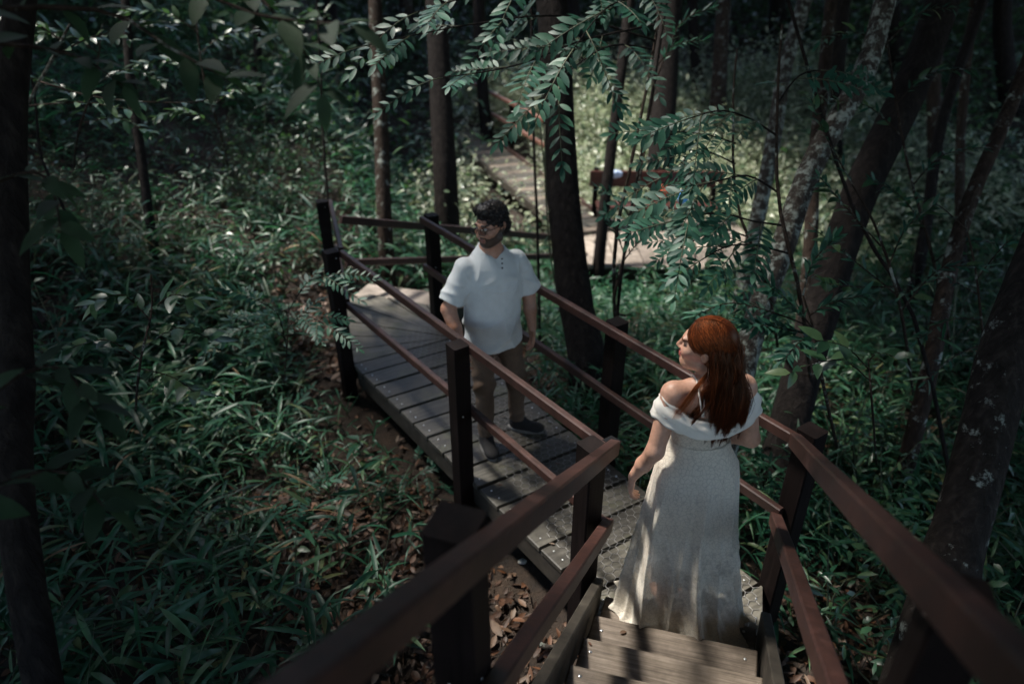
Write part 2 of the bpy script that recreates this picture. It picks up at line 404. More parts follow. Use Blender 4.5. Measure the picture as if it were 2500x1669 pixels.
# chicken wire over the planks
def wire():
    a = .034; hx = math.sqrt(3) * a; segs = []
    for i in range(-90, 120):
        for j in range(-20, 230):
            cx = (i + .5 * (j % 2)) * hx; cyy = j * 1.5 * a
            pts = [np.array([cx + a * math.sin(t), cyy + a * math.cos(t)]) for t in (0, math.pi / 3, 2 * math.pi / 3, math.pi)]
            for p, q in zip(pts, pts[1:]): segs.append((p, q))
    segs = np.array(segs)                     # (n,2,2) in plank frame
    Pw = segs[..., :1] * un + segs[..., 1:] * nn
    Pw += rng.normal(0, .0012, Pw.shape)
    poly = [E0 + [.02, .03], E1 + [0, .03], F0 - [.02, 0], B0 - [.03, .06], A0 + [.02, 0], D0 + [.02, 0]]
    ok = np.ones(len(Pw), bool)
    for k in range(6):
        p, q = poly[k], poly[(k + 1) % 6]; nrm = np.array([-(q - p)[1], (q - p)[0]])
        ok &= (((Pw - p) @ nrm) >= 0).all(1)
    Pw = Pw[ok]
    P3 = np.concatenate([Pw, .0025 + rng.uniform(0, .002, Pw.shape[:2] + (1,))], -1)
    V, F = tubes_many(P3, np.full(P3.shape[:2], .0017), 4)
    tag(obj('wire_mesh', mesh('wire_mesh', V, F, M_wire), bw), kind='stuff')
wire()

PW = .11
def post(parent, c, z0, z1, m=M_post, wd=PW, ang=None):
    ang = math.atan2(*(A0 - D0)[::-1]) if ang is None else ang
    V, F = beam_vf((0, 0, z0 - z1), (0, 0, 0), wd, wd, .007, up=Vector((1, 0, 0)), seg=2, wob=.001)
    o = obj('post', mesh('post', V, F, m), parent, (float(c[0]), float(c[1]), z1)); o.rotation_euler = (random.uniform(-.006, .006), random.uniform(-.006, .006), ang); return o
def railing(label, pts, posts, hs, rw=.040, rh=.062, ext=(0, 0), m=M_rail):
    """pts: two 3d ends at floor level along the inner line; posts: list of (xy, zfoot, ztop, angle)"""
    t = thing('railing', label, 'railing', (0, 0, 0), 0, 'stained timber railings of the boardwalk')
    for c, z0, z1, an in posts: post(t, c, z0, z1, ang=an)
    for h in hs:
        a = Vector(pts[0]) + Vector((0, 0, h)); b = Vector(pts[1]) + Vector((0, 0, h)); d = (b - a).normalized()
        beam('rail', a - d * ext[0] - Vector((0, 0, rh / 2)), b + d * ext[1] - Vector((0, 0, rh / 2)), rw, rh, m, t, seg=4, wob=.0012)
    return t
dl = (A0 - D0) / np.linalg.norm(A0 - D0); nl = np.array([dl[1], -dl[0]])      # nl points to the walkway side
ANG = math.atan2(dl[1], dl[0])
def outl(p, k=1): return p - nl * (PW / 2 + .002) * k
i1, i2 = D0 + nl * .024, A0 + nl * .024
MID = .60
C0 = np.array([-.285, 3.655])
gl = lambda p, extra=.25: float(gz(p[0], p[1])) - extra
railing('left boardwalk railing with three dark posts in front of the man', (v3(i1, 0), v3(i2, 0)),
        [(outl(D0 + dl * .055), gl(D0), HR + .02, ANG), (outl(C0), gl(C0), HR - .0, ANG), (outl(A0 + dl * .03), gl(A0), HR - .0, ANG)], (HR, MID), ext=(-.0, .0))
d2 = (A1 - A0) / np.linalg.norm(A1 - A0); n2 = np.array([d2[1], -d2[0]]); AN2 = math.atan2(d2[1], d2[0])
j1, j2 = A0 + n2 * .024 + d2 * .03, A1 + n2 * .024
railing('short railing with tall dark post round the outside of the bend', (v3(j1, 0), v3(j2, 0)), [(A1 - n2 * (PW / 2 + .002) - d2 * .03, gl(A1), HR + .012, AN2)], (HR + .002, MID + .002), ext=(-.03, .03))
dr = (B0 - F0) / np.linalg.norm(B0 - F0); nr = np.array([dr[1], -dr[0]]); ANR = math.atan2(dr[1], dr[0])
k1, k2 = F0 - nr * .024, B0 - nr * .024
G0 = np.array([.635, 3.89])
railing('right boardwalk railing with dark posts passing behind the man', (v3(k1, 0), v3(k2, 0)),
        [(B0 + nr * (PW / 2 + .002) - dr * .02, gl(B0), HR + .012, ANR), (G0 + nr * (PW / 2), gl(G0), HR + .004, ANR), (F0 + nr * (PW / 2 + .002) - dr * .02, gl(F0), HR + .012, ANR)], (HR, MID), ext=(.01, .02))

# ------------------------------------------------------------------ stair towards the camera
us = np.array([-.335, -.942]); us /= np.linalg.norm(us)
ue = np.array([math.cos(R(-15)), math.sin(R(-15))])
RISE, RUN = .150, .257
st = thing('staircase', 'wooden stair of broad grey brown treads rising from the boardwalk under the bride', 'stairs', (0, 0, 0))
T0 = E0 + np.array([.02, -.03])
for k in range(9):
    a = T0 + us * RUN * k; z = RISE * (k + 1); tw = .29
    poly = [a + us * tw, a + us * tw + ue * .765, a + ue * .765, a]
    if area(poly) < 0: poly = poly[::-1]
    an = math.atan2(ue[1], ue[0]) + random.uniform(-.012, .012); c = np.mean(poly, axis=0); ca, sa = math.cos(-an), math.sin(-an)
    V, F = poly_slab([((p - c)[0] * ca - (p - c)[1] * sa, (p - c)[0] * sa + (p - c)[1] * ca) for p in poly], -.035, 0)
    o = obj('tread', mesh('tread', V, F, M_tread), st, (c[0] + random.uniform(-.008, .008), c[1], z)); o.rotation_euler = (0, 0, an)
    for fx in (-.33, .33):
        for fy in ((.09,) if random.random() < .6 else (.08, -.07)): nail(o, (fx + random.uniform(-.012, .012), fy + random.uniform(-.015, .015), .001), .0075)
for side, off in (('l', -.045), ('r', .81)):
    a = v3(T0 + ue * off - us * .02, RISE * .75); b = v3(T0 + ue * off + us * RUN * 9, RISE * 9.6)
    beam('stringer', a, b, .05, .2, M_beam, st, seg=3, wob=.002)
    for k in (4.4, 8.2):
        c = T0 + ue * off + us * RUN * k
        V, F = beam_vf((c[0], c[1], gl(c)), (c[0], c[1], RISE * k - .03), .09, .09, up=Vector((1, 0, 0))); obj('support_post', mesh('support_post', V, F, M_post), st)
SL = .56
def stair_rail(label, p0, posts, h0, hm):
    t = thing('railing', label, 'railing', (0, 0, 0), 0, 'stained timber railings of the boardwalk')
    for h, e in ((h0, .0), (hm, -.02)):
        a = v3(p0 + us * e, h - .036); b = v3(p0 + us * 3.4, h - .036 + SL * 3.4)
        V, F = beam_vf(a, b, .054, .074, seg=8, wob=.0016); obj('rail', mesh('rail', V, F, M_rail), t)
    for q, sgn in posts:
        c = p0 + us * q + ue * sgn * .085
        post(t, c, gl(c), h0 + SL * q + (.01 if sgn < 0 else -.07), ang=math.atan2(us[1], us[0]), wd=.115 if sgn < 0 else .10)
    return t
stair_rail('left stair railing rising from the boardwalk corner, blurred dark post below it', D0 + np.array([.03, .02]), ((1.60, -1), (3.1, -1)), HR + .03, MID - .02)
stair_rail('right stair railing rising past the bride on her right side', F0 + np.array([-.035, -.02]), ((1.92, 1), (3.1, 1)), HR + .01, MID - .05)
M_bracket = plain('black_bracket', (.02, .02, .022), .3, .6)
for po in [o for o in bpy.data.objects if o.name.startswith('post') and o.parent and o.parent.name.startswith('railing')]:
    for dz_, sx_ in ((-.05, .02), (-.5, -.015), (-1.02, .01)):
        for ax in range(4):
            if random.random() < .62: continue
            b_ = nail(po, Vector((math.cos(ax * math.pi / 2) * (PW / 2 + .001), math.sin(ax * math.pi / 2) * (PW / 2 + .001), dz_)) + Vector((-math.sin(ax * math.pi / 2), math.cos(ax * math.pi / 2), 0)) * sx_, .005); b_.rotation_euler = (0, math.pi / 2, ax * math.pi / 2); b_.name = 'bolt'
V, F = beam_vf((-.035, 0, 0), (.035, 0, 0), .06, .006, .002); br_ = obj('bracket', mesh('bracket', V, F, M_bracket), bpy.data.objects['railing'], (float(D0[0]) + .02, float(D0[1]) + .035, HR + .022)); br_.rotation_euler = (0, .1, ANG)

# ------------------------------------------------------------------ second stair, lower walkway, picnic platform (all beyond the man)
s2 = np.array([.303, .953]); e2 = np.array([.953, -.303])
st2 = thing('staircase', 'stair coloured as if sunlit, dropping away from the bend of the boardwalk', 'stairs', (0, 0, 0))
Q0 = A1 + np.array([.10, .16])
for k in range(5):
    a = Q0 + s2 * (.30 * k); z = -.03 - .15 * k
    poly = [a, a + e2 * 1.08, a + e2 * 1.08 + s2 * .32, a + s2 * .32]; c = np.mean(poly, axis=0)
    an = math.atan2(e2[1], e2[0]); ca, sa = math.cos(-an), math.sin(-an)
    V, F = poly_slab([((p - c)[0] * ca - (p - c)[1] * sa, (p - c)[0] * sa + (p - c)[1] * ca) for p in poly], -.04, 0)
    o = obj('tread', mesh('tread', V, F, M_sunlit_plank), st2, (c[0], c[1], z)); o.rotation_euler = (0, 0, an)
for off in (-.03, 1.11):
    beam('stringer', v3(Q0 + e2 * off, -.12), v3(Q0 + e2 * off + s2 * 1.6, -.80), .05, .18, M_beam, st2)
t = thing('railing', 'dark railing beside the far stair, crossing behind the bearded man', 'railing', (0, 0, 0), 0, 'stained timber railings of the boardwalk')
a = at_y(832, 536, 6.62); b = at_y(1420, 585, 9.2)
beam('rail', a, b, .05, .08, M_rail, t); a2 = at_y(845, 641, 6.62); b2 = at_y(1420, 622, 9.2); beam('rail', a2, b2, .05, .07, M_rail, t)
for f in (.5, .97):
    c = np.array(a.lerp(b, f))[:2] + np.array([.03, .07]); post(t, c, gl(c), a.lerp(b, f).z + .02)
ZL = -.64
lw = thing('boardwalk', 'lower boardwalk of pale planks running away behind the large dark trunk', 'boardwalk', (0, 0, 0))
fa = np.array(at_z(1318, 505, ZL))[:2]; hd = np.array([-.327, .945]); pr = np.array([.945, .327])
fa0 = fa - hd * 1.4
for k in range(42):
    a = fa0 + hd * (.2 * k); wd = .77
    poly = [a, a + pr * wd, a + pr * wd + hd * .184, a + hd * .184]
    plank_obj(poly, ZL - .035, ZL, M_plank if k % 3 else M_tread, lw, math.atan2(pr[1], pr[0]))
beam('edge_beam', v3(fa0 - pr * .03, ZL - .1), v3(fa0 - pr * .03 + hd * 8.4, ZL - .1), .05, .16, M_beam, lw)
beam('edge_beam', v3(fa0 + pr * .8, ZL + .02), v3(fa0 + pr * .8 + hd * 8.4, ZL + .02), .07, .08, M_rail, lw)
t = thing('railing', 'far railing with pale worn rails along the lower boardwalk', 'railing', (0, 0, 0), 0, 'stained timber railings of the boardwalk')
M_railpale = m_wood('worn_rail', [(.3, (.12, .05, .036)), (.6, (.20, .10, .075)), (.85, (.30, .18, .14))], (.4, .6), (30, 30, 30), .2)
for h in (HR, MID):
    beam('rail', v3(fa0 + pr * .80 + hd * 2.9, ZL + h), v3(fa0 + pr * .80 + hd * 8.4, ZL + h), .06, .07, M_railpale, t)
for f in (3.0, 5.4, 7.4):
    c = fa0 + pr * .88 + hd * f; post(t, c, gl(c), ZL + HR + .03)
pf = thing('platform', 'plank picnic platform coloured as if sunlit beyond the large dark trunk', 'platform', (0, 0, 0))
ZP = -.72
p0 = at_z(1462, 652, ZP)
for k in range(13):
    x0 = p0.x - .05 + k * .205
    V, F = beam_vf((0, 0, 0), (0, 2.1, 0), .194, .04, .005); o = obj('plank', mesh('plank', V, F, M_sunlit_plank), pf, (x0 + random.uniform(-.004, .004), p0.y + random.uniform(-.02, .02) - .1 * k * .1, ZP + random.uniform(-.005, .005)))
beam('edge_beam', (p0.x - .15, p0.y + .03, ZP - .12), (p0.x + 2.55, p0.y - .07, ZP - .12), .06, .16, M_beam, pf)
for k in range(4): 
    c = np.array([p0.x + .1 + .75 * k, p0.y + .08]); V, F = beam_vf((c[0], c[1], gl(c)), (c[0], c[1], ZP - .06), .1, .1, up=Vector((1, 0, 0))); obj('post', mesh('post', V, F, M_post), pf)
rb = thing('bench', 'red brown bench board on dark posts at the back of the picnic platform', 'bench', (0, 0, 0))
ra, rbb = at_y(1440, 436, p0.y + 2.0), at_y(1765, 438, p0.y + 2.0)
beam('backrest', ra, rbb, .06, .26, M_redwood, rb); 
beam('seat', ra + Vector((.1, -.30, -.35)), rbb + Vector((-.1, -.30, -.35)), .34, .05, M_redwood, rb)
for f in (.05, .5, .95):
    c = ra.lerp(rbb, f); V, F = beam_vf((c.x, c.y + .07, gl((c.x, c.y))), (c.x, c.y + .07, c.z + .16), .1, .08, up=Vector((1, 0, 0))); obj('post', mesh('post', V, F, M_post), rb)

# ------------------------------------------------------------------ signed distance modelling for people, bags
def N3(p): return np.asarray(p, np.float32)
def rc(a, b, ra, rb):
    a, b = N3(a), N3(b)
    def f(P):
        ba = b - a; h = np.clip(((P - a) @ ba) / (ba @ ba), 0, 1); return np.linalg.norm(P - a - h[..., None] * ba, axis=-1) - (ra + (rb - ra) * h)
    r = max(ra, rb); return f, np.minimum(a, b) - r, np.maximum(a, b) + r
def rotm(yaw=0, pitch=0, roll=0):
    return np.array(Matrix.Rotation(yaw, 3, 'Z') @ Matrix.Rotation(pitch, 3, 'X') @ Matrix.Rotation(roll, 3, 'Y'), np.float32)
def ell(c, r, M=None):
    c, r = N3(c), N3(r); Mi = None if M is None else M
    def f(P):
        q = P - c
        if Mi is not None: q = q @ Mi
        k0 = np.linalg.norm(q / r, axis=-1); k1 = np.linalg.norm(q / (r * r), axis=-1) + 1e-6
        return k0 * (k0 - 1) / k1
    m = float(r.max()); return f, c - m, c + m
def loft(rows):
    """rows: (z, half width x, half depth y, cx, cy) smooth stack"""
    A = np.array(rows, float); z = A[:, 0]
    def f(P):
        a = [np.interp(P[..., 2], z, A[:, i]) for i in range(1, 5)]
        q = np.sqrt(((P[..., 0] - a[2]) / a[0]) ** 2 + ((P[..., 1] - a[3]) / a[1]) ** 2)
        d = (q - 1) * np.minimum(a[0], a[1]); return np.maximum(d, np.maximum(z[0] - P[..., 2], P[..., 2] - z[-1]))
    mx = A[:, 1].max() + abs(A[:, 3]).max(); my = A[:, 2].max() + abs(A[:, 4]).max()
    return f, N3((-mx, -my, z[0])), N3((mx, my, z[-1]))
def sdf_mesh(prims, h, disp=None, cuts=()):
    """prims: list of ((f,lo,hi), k, op). returns V, quads"""
    ad = [p for p in prims if p[2] == 'u']
    lo = np.min([p[0][1] for p in ad], axis=0) - .03; hi = np.max([p[0][2] for p in ad], axis=0) + .03
    n = np.ceil((hi - lo) / h).astype(int) + 1
    ax = [lo[i] + h * np.arange(n[i]) for i in range(3)]
    vol = np.full(n, .06, np.float32)
    for (f, l, u), k, op in prims:
        s = [slice(max(0, int((l[i] - .05 - k - lo[i]) / h)), min(n[i], int((u[i] + .05 + k - lo[i]) / h) + 2)) for i in range(3)]
        G = np.stack(np.meshgrid(ax[0][s[0]], ax[1][s[1]], ax[2][s[2]], indexing='ij'), -1).astype(np.float32)
        if G.size == 0: continue
        d = f(G).astype(np.float32); v = vol[s[0], s[1], s[2]]
        if op == 'u':
            if k > 0: t = np.clip(.5 + .5 * (d - v) / k, 0, 1); v2 = d + (v - d) * t - k * t * (1 - t)
            else: v2 = np.minimum(v, d)
        else:
            d = -d
            if k > 0: t = np.clip(.5 - .5 * (d - v) / k, 0, 1); v2 = d + (v - d) * t + k * t * (1 - t)
            else: v2 = np.maximum(v, d)
        vol[s[0], s[1], s[2]] = v2
    if disp is not None or cuts:
        G = np.stack(np.meshgrid(*ax, indexing='ij'), -1).astype(np.float32)
        if disp is not None: vol = vol + disp(G).astype(np.float32)
        for cfun in cuts: vol = np.maximum(vol, cfun(G).astype(np.float32))
    # surface nets
    ins = vol < 0; nx, ny, nz = vol.shape
    acc = np.zeros((nx - 1, ny - 1, nz - 1, 3), np.float32); cnt = np.zeros((nx - 1, ny - 1, nz - 1), np.float32)
    for axis in range(3):
        for b0 in (0, 1):
            for b1 in (0, 1):
                o = [0, 0, 0]; oth = [i for i in range(3) if i != axis]; o[oth[0]], o[oth[1]] = b0, b1
                sa = tuple(slice(o[i], o[i] + vol.shape[i] - 1) for i in range(3)); o2 = list(o); o2[axis] = 1
                sb = tuple(slice(o2[i], o2[i] + vol.shape[i] - 1) for i in range(3))
                va, vb = vol[sa], vol[sb]; x = ins[sa] != ins[sb]
                t = np.where(x, va / np.where(x, va - vb, 1), 0)
                for i in range(3):
                    acc[..., i] += np.where(x, (t if i == axis else o[i]), 0)
                cnt += x
    cell = cnt > 0; idx = np.full(cell.shape, -1, np.int32); idx[cell] = np.arange(cell.sum())
    I = np.argwhere(cell); V = lo + h * (I + acc[cell] / cnt[cell][:, None])
    F = []
    for axis in range(3):
        sa = [slice(None)] * 3; sb = [slice(None)] * 3; sa[axis] = slice(0, -1); sb[axis] = slice(1, None)
        a, b = ins[tuple(sa)], ins[tuple(sb)]; E = np.argwhere(a != b)
        u, v = (axis + 1) % 3, (axis + 2) % 3
        E = E[(E[:, u] > 0) & (E[:, v] > 0) & (E[:, u] < vol.shape[u] - 1) & (E[:, v] < vol.shape[v] - 1)]
        def cidx(du, dv):
            q = E.copy(); q[:, u] -= du; q[:, v] -= dv; return idx[q[:, 0], q[:, 1], q[:, 2]]
        quad = np.stack([cidx(1, 1), cidx(0, 1), cidx(0, 0), cidx(1, 0)], 1)
        fl = ~a[E[:, 0], E[:, 1], E[:, 2]]; quad[fl] = quad[fl][:, ::-1]; F.append(quad)
    F = np.concatenate(F); F = F[(F >= 0).all(1)]
    return V, F
def relax(V, F, it=2, lam=.5):
    e = np.concatenate([F[:, [0, 1]], F[:, [1, 2]], F[:, [2, 3]], F[:, [3, 0]]]); e = np.concatenate([e, e[:, ::-1]])
    deg = np.bincount(e[:, 0], minlength=len(V))[:, None] + 1e-9
    for _ in range(it):
        s = np.stack([np.bincount(e[:, 0], V[e[:, 1], i], minlength=len(V)) for i in range(3)], 1); V = V + lam * (s / deg - V)
    return V
def hand_prims(wr, dirn, palm_n, thumb_dir, size=1., curl=.5):
    """palm + five fingers; dirn along the hand, palm_n out of the palm (fingers curl to it), thumb_dir across to the thumb side"""
    wr, d, pn, th = [np.array(x, float) for x in (wr, dirn, palm_n, thumb_dir)]
    d /= np.linalg.norm(d); pn -= d * (pn @ d); pn /= np.linalg.norm(pn); th = th - d * (th @ d) - pn * (th @ pn); th /= np.linalg.norm(th)
    P = []; s = size
    c = wr + d * .05 * s; M = np.stack([th, pn, d], 1).astype(np.float32)
    P.append((ell(c, (.040 * s, .017 * s, .055 * s), M), .015, 'u'))
    for i, (o, ln) in enumerate(((.028, .072), (.010, .080), (-.009, .074), (-.027, .058))):
        b0 = wr + d * .088 * s + th * o * s; dd = d.copy(); r = .0088 * s
        ang = curl * .5; pos = b0
        for j, f in enumerate((.45, .32, .23)):
            ca, sa = math.cos(ang), math.sin(ang); stp = d * ca + pn * sa
            nxt = pos + stp * ln * f * s; P.append((rc(pos, nxt, r, r * .93), .006, 'u')); pos = nxt; ang += curl * .75; r *= .93
    t0 = wr + d * .025 * s + th * .028 * s; t1 = t0 + (d * .7 + th * .65 + pn * .25) * .04 * s; t2 = t1 + (d * .9 + th * .1 + pn * .35) * .034 * s
    P.append((rc(t0, t1, .0125 * s, .0105 * s), .012, 'u')); P.append((rc(t1, t2, .0105 * s, .0085 * s), .005, 'u'))
    return P
def xf_prims(prims, c, M, s=1.):
    """move head-frame prims into the body frame: p_head = (p-c) @ M"""
    out = []; c = N3(c)
    for (f, l, u), k, op in prims:
        rad = float(np.linalg.norm(np.maximum(abs(l), abs(u))))
        cc = (np.array(l) + np.array(u)) / 2; hw = float(np.linalg.norm((np.array(u) - np.array(l)) / 2)); wc = c + M @ cc * s; hw *= s
        out.append((((lambda P, f=f: f((P - c) @ M / s) * s), wc - hw, wc + hw), k, op))
    return out
def head_prims(fem=False, s=1.):
    j = .92 if fem else 1.
    P = [(ell((0, .016, .030), (.074, .096, .096)), 0, 'u'), (ell((0, -.030, -.040), (.059 * j, .066, .080)), .03, 'u'),
         (ell((0, -.066, -.096), (.026 * j, .026, .022)), .028, 'u'), (rc((-.05 * j, .0, -.075), (-.02, -.06, -.098), .022, .018), .03, 'u'), (rc((.05 * j, .0, -.075), (.02, -.06, -.098), .022, .018), .03, 'u'),
         (rc((-.034, -.086, .022), (.034, -.086, .022), .011, .011), .022, 'u'),
         (ell((.042, -.064, -.028), (.024, .024, .022)), .025, 'u'), (ell((-.042, -.064, -.028), (.024, .024, .022)), .025, 'u'),
         (ell((.031, -.101, .003), (.017, .014, .011)), .012, 's'), (ell((-.031, -.101, .003), (.017, .014, .011)), .012, 's'),
         (rc((0, -.092, .012), (0, -.113 if not fem else -.111, -.030), .007, .0125 if not fem else .0105), .010, 'u'),
         (ell((.012, -.100, -.034), (.008, .010, .007)), .006, 'u'), (ell((-.012, -.100, -.034), (.008, .010, .007)), .006, 'u'),
         (ell((0, -.0945, -.060), (.022, .010, .0065)), .006, 'u'), (ell((0, -.0935, -.072), (.019, .010, .0075)), .006, 'u'), (ell((0, -.104, -.0662), (.024, .008, .0022)), .003, 's')]
    for sx in (-1, 1):
        Me = rotm(0, -.15, sx * .25)
        P += [(ell((sx * .077, .018, -.008), (.009, .018, .031), Me), .008, 'u'), (ell((sx * .084, .012, -.006), (.006, .009, .017), Me), .004, 's')]
    return P
def fnoise(P, f, seed=0):
    x, y, z = P[..., 0] * f, P[..., 1] * f, P[..., 2] * f; s = seed
    return (np.sin(x * 1.7 + 2 * np.sin(y * 1.1 + s) + s) + np.sin(y * 1.9 + 2 * np.sin(z * 1.3 + s * 2)) + np.sin(z * 1.6 + 2 * np.sin(x * .9 + s * 3))) / 3

def skin_mat(name, sss=.15):
    m, N, L, b = mat(name); a = N.new('ShaderNodeAttribute'); a.attribute_name = 'Col'
    geo = N.new('ShaderNodeNewGeometry'); n = noise(N, L, 60, 4, geo.outputs['Position'])
    r = ramp(N, [(.3, (.86, .84, .83)), (.7, (1.08, 1.06, 1.05))]); L.new(n.outputs[0], r.inputs[0])
    mx = N.new('ShaderNodeMixRGB'); mx.blend_type = 'MULTIPLY'; mx.inputs[0].default_value = 1; L.new(a.outputs['Color'], mx.inputs[1]); L.new(r.outputs[0], mx.inputs[2])
    L.new(mx.outputs[0], b.inputs['Base Color']); b.inputs['Roughness'].default_value = .48
    b.inputs['Subsurface Weight'].default_value = sss; b.inputs['Subsurface Radius'].default_value = (.6, .25, .15); b.inputs['Subsurface Scale'].default_value = .012
    bump(N, L, b, n.outputs[0], .12, .002); return m
M_skin = skin_mat('skin')
def fabric(name, col, wscale=900, rough=.85, var=.12, bmp=.25, sheen=.2):
    m, N, L, b = mat(name); v = coords(N, L)
    n = noise(N, L, 18, 5, v); r = ramp(N, [(.3, tuple(c * (1 - var) for c in col)), (.7, tuple(min(1, c * (1 + var)) for c in col))]); L.new(n.outputs[0], r.inputs[0])
    L.new(r.outputs[0], b.inputs['Base Color']); b.inputs['Roughness'].default_value = rough; b.inputs['Sheen Weight'].default_value = sheen
    n2 = noise(N, L, wscale * .25, 3, v); bump(N, L, b, n2.outputs[0], bmp, .002); return m
M_shirt = fabric('white_linen', (.62, .65, .66), 700, .85, .06)
M_trouser = fabric('brown_cotton', (.115, .076, .052), 700, .9, .18, .25, .0)
M_shoe = fabric('dark_canvas', (.012, .011, .012), 700, .85, .2, .25, 0.)
M_sole = plain('grey_rubber', (.20, .19, .18), .7)
M_bhair = plain('black_hair', (.010, .008, .008), .55, 0, .3)
M_button = plain('dark_button', (.03, .025, .02), .4)
def m_lens():
    m, N, L, b = mat('spectacle_glass'); b.inputs['Base Color'].default_value = (.9, .95, 1, 1); b.inputs['Roughness'].default_value = .03
    b.inputs['Transmission Weight'].default_value = 1; b.inputs['IOR'].default_value = 1.1; b.inputs['Specular IOR Level'].default_value = .8; return m
M_lens = m_lens()
M_frame = plain('spectacle_frame', (.012, .012, .014), .3)
M_eye = plain('eye_white', (.55, .53, .50), .25); M_iris = plain('iris', (.02, .012, .008), .2)

# ------------------------------------------------------------------ the man
def build_man():
    fr, fl = at_z(1187, 1085, 0), at_z(1262, 1045, 0)              # right and left ankle on the deck
    root = Vector(((fr.x + fl.x) / 2, (fr.y + fl.y) / 2 + .02, 0)); root.x -= .055; TH = R(24)
    p = thing('person', 'bearded man with glasses in white linen shirt standing on the boardwalk', 'person', root, TH)
    Ri = Matrix.Rotation(-TH, 3, 'Z')
    lr, ll = Ri @ (fr - root), Ri @ (fl - root)
    ar, al = np.array([lr.x, lr.y, .085]), np.array([ll.x, ll.y, .085])
    hipr, hipl = np.array([-.095, .01, .90]), np.array([.095, .0, .90])
    kr, kl = (hipr + ar) / 2 + [-.005, -.035, .01], (hipl + al) / 2 + [.02, -.03, .01]
    B = []
    B.append((loft([(.82, .12, .10, 0, 0), (.92, .165, .115, 0, 0), (1.05, .165, .112, 0, .0), (1.2, .175, .12, 0, -.0), (1.32, .195, .135, 0, 0), (1.40, .165, .105, 0, .01), (1.455, .10, .075, 0, .015), (1.49, .07, .06, 0, .015)]), .0, 'u'))
    B.append((rc((0, .015, 1.44), (-.006, -.005, 1.60), .068, .060), .05, 'u'))
    for h_, k_, a_, yw in ((hipr, kr, ar, R(-6)), (hipl, kl, al, R(52))):
        B += [(rc(h_, k_, .088, .060), .05, 'u'), (rc(k_, a_, .058, .040), .03, 'u'), (rc(a_ + [0, .0, -.03], a_ + [.12 * math.sin(yw), -.12 * math.cos(yw), -.048], .032, .024), .03, 'u')]
    shr, elr, wrr = np.array([-.195, .01, 1.375]), np.array([-.315, -.01, 1.115]), np.array([-.285, -.15, .895])
    shl, ell_, wrl = np.array([.195, .01, 1.375]), np.array([.280, .03, 1.115]), np.array([.275, -.05, .875])
    for s_, e_, w_ in ((shr, elr, wrr), (shl, ell_, wrl)):
        B += [(rc(s_, e_, .048, .046), .03, 'u'), (rc(e_, (e_ + w_) / 2, .050, .044), .02, 'u'), (rc((e_ + w_) / 2, w_, .044, .030), .02, 'u')]
    B += hand_prims(wrr, (.06, -.22, -1), (1, .1, 0), (0, -1, .1), 1.08, .55)
    B += hand_prims(wrl, (-.03, -.12, -1), (-1, .1, 0), (0, -1, .1), 1.08, .6)
    hc = (-.012, -.03, 1.66); HM = rotm(R(-66), R(7), R(-3)); HS = 1.10; HM0 = HM
    HP = head_prims()
    B += xf_prims(HP, hc, HM, HS)
    V, F = sdf_mesh(B, .0055); V = relax(V, F, 1, .4)
    col = np.tile(np.array([[.42, .225, .155]]), (len(V), 1))
    q = (V - np.array(hc)) @ HM / HS
    inh = V[:, 2] > 1.5
    n = fnoise(V, 60)
    beard = inh & (q[:, 2] < -.052 + .035 * np.clip((q[:, 1] + .05) / .06, 0, 1.6) + .004 * n) & (q[:, 1] < .02) & (q[:, 2] > -.120)
    beard &= ~((abs(q[:, 0]) < .024) & (q[:, 2] > -.080) & (q[:, 2] < -.056) & (q[:, 1] < -.085))
    must = inh & (q[:, 1] < -.08) & (abs(q[:, 0]) < .034) & (q[:, 2] < -.046) & (q[:, 2] > -.058)
    col[beard] = (.055, .034, .026); col[must] = (.075, .045, .033)
    lips = inh & (q[:, 1] < -.088) & (abs(q[:, 0]) < .021) & (q[:, 2] < -.055) & (q[:, 2] > -.078); col[lips] = (.27, .11, .085)
    brow = inh & (abs(q[:, 2] - .026 + .1 * np.abs(np.abs(q[:, 0]) - .03)) < .006) & (abs(q[:, 0]) > .012) & (abs(q[:, 0]) < .055) & (q[:, 1] < -.06); col[brow] = (.02, .013, .01)
    sock = inh & (((np.abs(q[:, 0]) - .031) / .02) ** 2 + ((q[:, 2] - .003) / .012) ** 2 < 1) & (q[:, 1] < -.06); col[sock] = (.20, .10, .07)
    obj('body', mesh('body', V, F, M_skin, True, col=col), p)
    def hp(v): return Vector(np.array(hc) + HM @ np.array(v, float) * HS)
    # shirt
    Sx = [(loft([(.74, .224, .166, 0, -.006), (.82, .218, .162, 0, -.006), (.95, .205, .150, 0, -.005), (1.1, .196, .143, 0, -.008), (1.24, .202, .146, 0, -.008), (1.32, .202, .140, 0, .0), (1.38, .180, .124, 0, .008), (1.425, .148, .106, 0, .014), (1.465, .112, .092, 0, .016), (1.505, .080, .083, 0, .018)]), 0, 'u')]
    for s_, e_, kx in ((shr, elr, -1), (shl, ell_, 1)):
        d = (e_ - s_) / np.linalg.norm(e_ - s_); en = s_ + d * .235
        f0, l0, u0 = rc(s_ + [-kx * .012, 0, -.004], en, .070, .086)
        Sx.append(((lambda P, f=f0, en=en, d=d: np.maximum(f(P), (P - en.astype(np.float32)) @ d.astype(np.float32)), l0, u0), .030, 'u'))
    # neck opening with a slit
    Sx.append((ell((0, -.015, 1.530), (.092, .100, .085)), .008, 's'))
    Sx.append((rc((.0, -.11, 1.49), (.004, -.185, 1.315), .062, .008), .006, 's'))
